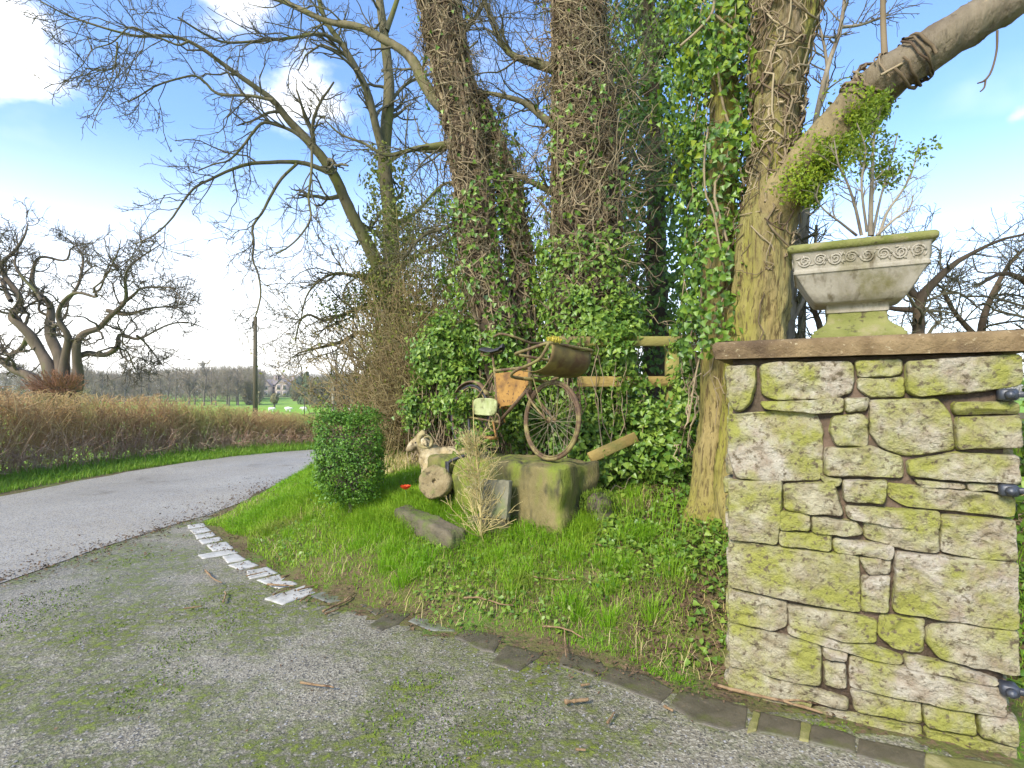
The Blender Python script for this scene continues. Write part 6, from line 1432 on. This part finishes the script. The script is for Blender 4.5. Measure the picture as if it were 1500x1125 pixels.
far_mass('far_wood', 'brown leafless wood closing the view beyond the fields', [(-160, 130, 546, 542, 140, 20), (110, 215, 543, 548, 140, 20), (205, 372, 548, 540, 140, 22), (355, 384, 546, 553, 170, 20), (520, 760, 556, 558, 160, 25), (300, 560, 554, 552, 290, 30), (740, 1200, 552, 548, 150, 25), (1190, 1700, 552, 548, 150, 25)], M['far_twig'], 91, 8200)
far_mass('far_scrub', 'olive green scrub and bushes at the far side of the field', [(452, 500, 554, 560, 105, 8), (500, 560, 566, 562, 110, 8), (360, 380, 566, 566, 120, 5), (430, 470, 574, 573, 150, 5), (-100, 130, 572, 570, 60, 6), (900, 1150, 560, 555, 60, 10)], M['far_scrub'], 92, 1900, False)
g = rng_(93)
def conifer(label, px, Y_, top, w, seed):
    g = rng_(seed); x = at(px, 600, Y_)[0]; H = at(px, top, Y_)[2] - float(field_z(Y_)); t = thing('conifer', label, 'tree', (x, Y_, float(field_z(Y_)))); mb = MB(); mb.tube([(0, 0, 0), (0, 0, H * .9)], [.25, .05], 8); mb.build('trunk', M['far_bark'], t); lb = MB(); n = 900; h = g.random(n) ** 1.2; th = g.uniform(0, 6.28, n); r = w * (1 - h) ** .7 * g.uniform(.5, 1, n); leaves(lb, np.stack([r * np.cos(th), r * np.sin(th), H * (.06 + .94 * h)], 1), np.stack([np.cos(th), np.sin(th), .6 + 0 * th], 1), g.uniform(.4, .9, n), g, 'oval', .6); lb.build('foliage', M['far_green'], t)
conifer('dark pointed conifer beside the scrub across the field', 449, 125, 544, 1.9, 1); conifer('first dark conifer just past the gabled house', 433, 210, 554, 3.6, 2); conifer('second dark conifer, taller, past the gabled house', 439, 215, 551, 3.8, 3); conifer('small dark conifer at the end of the wood before the house', 378, 200, 553, 1.8, 4)
def round_tree(label, px, Y_, top, w, seed):
    g = rng_(seed); x = at(px, 600, Y_)[0]; H = at(px, top, Y_)[2] - float(field_z(Y_)); t = thing('round_tree', label, 'tree', (x, Y_, float(field_z(Y_)))); mb = MB(); mb.tube([(0, 0, 0), (0, 0, H * .7)], [.2, .08], 8); mb.build('trunk', M['far_bark'], t); lb = MB(); q, d = ball(g, 900, (0, 0, H * .62), (w, w, H * .38), .3); leaves(lb, q, d, g.uniform(.2, .45, 900), g, 'oval', 0); lb.build('foliage', M['far_scrub'], t)
round_tree('small round dark tree on the lawn below the house', 402, 100, 575, .75, 5)

# gabled country house
Yh = 215.; hx = at(405, 600, Yh)[0]; u = Yh / F_PX; zb_ = 0.4
ho = thing('country_house', 'large gabled stone country house far across the field', 'house', (hx, Yh, float(field_z(Yh)))); H0_ = (575 - 583) * u + 1.5; wl = 21 * u; eh = 15.5 * u
rise = MB(); 
mb = MB(); mb.box((-1.0, 4, eh / 2 + .0), (wl - 1.2, 4, eh / 2)); mb.box((wl - 3.0, 1.6, eh / 2 + .15), (2.6, 3.2, eh / 2 + .15)); mb.box((-wl + 2.0, 1.8, eh / 2 + .1), (2.2, 3.0, eh / 2 + .1))
for cx_, hw_, top in ((wl - 3.0, 2.6, eh + 3.1), (-wl + 2.0, 2.2, eh + 2.6)):
    mb.add([(cx_ - hw_, -1.6, eh + .2), (cx_ + hw_, -1.6, eh + .2), (cx_, -1.6, top), (cx_ - hw_, 4, eh + .2), (cx_ + hw_, 4, eh + .2), (cx_, 4, top)], [(0, 1, 2), (5, 4, 3)])
mb.build('wall', M['house'], ho, smooth=False)
mb = MB()
def gable(x0, x1, y0, y1, z, h, along_x=True, ov=.35):
    if along_x: v = [(x0 - ov, y0 - ov, z), (x1 + ov, y0 - ov, z), (x1 + ov, (y0 + y1) / 2, z + h), (x0 - ov, (y0 + y1) / 2, z + h), (x0 - ov, y1 + ov, z), (x1 + ov, y1 + ov, z)]; f = [(0, 1, 2, 3), (3, 2, 5, 4)]
    else: v = [(x0 - ov, y0 - ov, z), (x0 - ov, y1, z), ((x0 + x1) / 2, y1, z + h), ((x0 + x1) / 2, y0 - ov, z + h), (x1 + ov, y0 - ov, z), (x1 + ov, y1, z)]; f = [(1, 0, 3, 2), (2, 3, 4, 5)]
    mb.add(v, f)
gable(-wl, wl - 1.5, 0, 8, eh + .02, 3.0); gable(wl - 5.6, wl - .4, -1.6, 4, eh + .25, 3.1, False); gable(-wl - .2, -wl + 4.2, -1.2, 4, eh + .2, 2.7, False)
rf = mb.build('roof', M['house_roof'], ho, smooth=False)
for cx_ in (-wl + 4.8, -2.2, 1.2, wl - 6.2, wl - .6): mb = MB(); mb.box((cx_, 4.2, eh + 3.0), (.5, .5, 1.5)); mb.box((cx_, 4.2, eh + 4.55), (.6, .6, .12)); mb.build('chimney', M['house'], rf, smooth=False)
xs_ = np.linspace(-wl + 5.2, wl - 6.8, 6)
W = [(x, 0, z, .48, .75) for x in xs_ for z in (1.6, 4.0)] + [(wl - 3.0 + s, -1.6, z, .55, .8) for s in (-1.2, 1.2) for z in (1.6, 4.0)] + [(-wl + 2.0, -1.2, z, .6, .8) for z in (1.6, 4.0)]
for x, y, z, a, b in W:
    mb = MB(); mb.box((x, y - .02, z), (a + .18, .06, b + .18)); fr = mb.build('window', M['house_trim'], ho, smooth=False); mb = MB(); mb.box((x - a / 2, y - .09, z), (a / 2 - .04, .02, b)); mb.box((x + a / 2, y - .09, z), (a / 2 - .04, .02, b)); mb.build('pane', M['glass'], fr, smooth=False)
mb = MB(); mb.box((0.4, -.1, 1.2), (.7, .15, 1.2)); mb.build('door', M['house_trim'], ho, smooth=False)
mb = MB(); mb.add([(hx - 2, Yh - 26, float(field_z(Yh)) - .02 + .12), (hx + 12, Yh - 8, float(field_z(Yh)) - .02 + .12), (hx + 12, Yh - 4, float(field_z(Yh)) - .02 + .12), (hx - 3, Yh - 18, float(field_z(Yh)) - .02 + .12)], [(0, 1, 2, 3)]); structure('gravel_track', mb, M['pale_track'])

# ------------------------------------------------------------------ haze, sky, sun, camera
if HAZE > 0:
    mb = MB(); mb.box((0, 1400, 6.0), (2300, 1750, 9.0)); hz = mb.build('haze', None, smooth=False); tag(hz, kind='stuff')
    tag(hz, 'thin pale winter haze over the far fields', 'haze')
    m = bpy.data.materials.new('haze'); m.use_nodes = True; nt = m.node_tree; nt.nodes.remove(nt.nodes['Principled BSDF']); v = nt.nodes.new('ShaderNodeVolumePrincipled'); v.inputs['Color'].default_value = (.97, .95, .91, 1); v.inputs['Density'].default_value = HAZE; v.inputs['Anisotropy'].default_value = .3
    nt.links.new(v.outputs[0], nt.nodes['Material Output'].inputs['Volume']); hz.data.materials.append(m)

SUN_EL, SUN_AZ = R_(38), R_(218)       # azimuth clockwise from +Y: behind the camera and to its left
w = bpy.data.worlds.new("World"); scene.world = w; w.use_nodes = True
nt = w.node_tree; N = nt.nodes; Lk = nt.links; bg = N['Background']; bg.inputs['Strength'].default_value = SKY
sky = N.new('ShaderNodeTexSky'); sky.sky_type = 'NISHITA'; sky.sun_disc = False; sky.sun_elevation = SUN_EL; sky.sun_rotation = SUN_AZ; sky.air_density = 1.0; sky.dust_density = .6; sky.ozone_density = 2.0
tc = N.new('ShaderNodeTexCoord'); sep = N.new('ShaderNodeSeparateXYZ'); Lk.new(tc.outputs['Generated'], sep.inputs[0])
def mrange(src, a, b, c=0., d=1., sm=True):
    r = N.new('ShaderNodeMapRange'); r.interpolation_type = 'SMOOTHSTEP' if sm else 'LINEAR'
    for i, q in enumerate((a, b, c, d)): r.inputs[i + 1].default_value = q
    Lk.new(src, r.inputs[0]); return r.outputs[0]
def mth(op, a, b):
    x = N.new('ShaderNodeMath'); x.operation = op; x.use_clamp = op == 'ADD'
    for i, q in enumerate((a, b)):
        if isinstance(q, float): x.inputs[i].default_value = q
        else: Lk.new(q, x.inputs[i])
    return x.outputs[0]
def noise(sc, det, off, rough=.55):
    mp = N.new('ShaderNodeMapping'); mp.inputs['Location'].default_value = off; mp.inputs['Scale'].default_value = (1, 1, 1.7); Lk.new(tc.outputs['Generated'], mp.inputs[0]); t = N.new('ShaderNodeTexNoise'); t.inputs['Scale'].default_value = sc; t.inputs['Detail'].default_value = det; t.inputs['Roughness'].default_value = rough; Lk.new(mp.outputs[0], t.inputs[0]); return t.outputs[0]
def puff(px, py, rad):
    d = unit(np.array([(px - CX) / F_PX, 1, (HOR - py) / F_PX])); x = N.new('ShaderNodeVectorMath'); x.operation = 'DISTANCE'; Lk.new(tc.outputs['Generated'], x.inputs[0]); x.inputs[1].default_value = d
    return mrange(x.outputs['Value'], rad, 0.0, 0., 1.)
n1 = noise(5.5, 9, (3.1, 1.7, .4)); n2 = noise(2.2, 5, (.3, 4.2, 1.))
cl = None
for px, py, r, s in ((-80, 20, .16, .95), (-15, 90, .09, .7), (345, 30, .18, .62), (440, 130, .16, .75), (600, 60, .09, .35), (1495, 170, .05, .4)):
    pf = mth('MULTIPLY', puff(px, py, r), float(s)); cl = pf if cl is None else mth('MAXIMUM', cl, pf)
puffs = mrange(mth('ADD', mth('MULTIPLY', cl, .50), mth('MULTIPLY', n1, .95)), .66, .92)
wide = mth('MULTIPLY', mrange(n2, .58, .8), .22)
# clouds elsewhere in the sky, outside the photographed part, so that light and reflections stay plausible
hor = mrange(sep.outputs['Z'], .40, .02, 0., 1.)          # pale air low over the horizon
xw = mrange(sep.outputs['X'], .55, -.25, .62, 1.)
wh = mth('MAXIMUM', mth('MAXIMUM', puffs, wide), mth('MULTIPLY', hor, xw))
tint = N.new('ShaderNodeMix'); tint.data_type = 'RGBA'; tint.blend_type = 'MULTIPLY'; tint.inputs[0].default_value = 1.; Lk.new(sky.outputs[0], tint.inputs[6]); tint.inputs[7].default_value = SKYTINT
mx = N.new('ShaderNodeMix'); mx.data_type = 'RGBA'; Lk.new(wh, mx.inputs[0]); Lk.new(tint.outputs[2], mx.inputs[6]); mx.inputs[7].default_value = (*[CLOUD * k for k in (1., .985, .945)], 1)
Lk.new(mx.outputs[2], bg.inputs['Color'])

sl = bpy.data.lights.new('sun', 'SUN'); sl.energy = SUN; sl.angle = R_(SUNANG); sl.color = (1., .92, .78); so = bpy.data.objects.new('sun', sl); C.objects.link(so)
sdir = Vector((math.sin(SUN_AZ) * math.cos(SUN_EL), math.cos(SUN_AZ) * math.cos(SUN_EL), math.sin(SUN_EL))); so.rotation_euler = sdir.to_track_quat('Z', 'Y').to_euler(); so.location = (-6, -8, 12)
cam = bpy.data.cameras.new('camera'); cam.sensor_width = 36; cam.lens = 36 * F_PX / 1500; cam.shift_y = (HOR - 562.5) / 1500; cam.clip_start = .05; cam.clip_end = 5000
co = bpy.data.objects.new('camera', cam); C.objects.link(co); co.location = (0, 0, EYE); co.rotation_euler = (R_(90), 0, 0); scene.camera = co
scene.render.resolution_x, scene.render.resolution_y = 1024, 768
scene.view_settings.view_transform = 'Standard'; scene.view_settings.look = 'None'; scene.view_settings.exposure = EXPO; scene.view_settings.gamma = 1.0
scene.cycles.max_bounces = 6; scene.cycles.diffuse_bounces = 3; scene.cycles.glossy_bounces = 2; scene.cycles.transmission_bounces = 3; scene.cycles.transparent_max_bounces = 8
scene.cycles.use_denoising = True
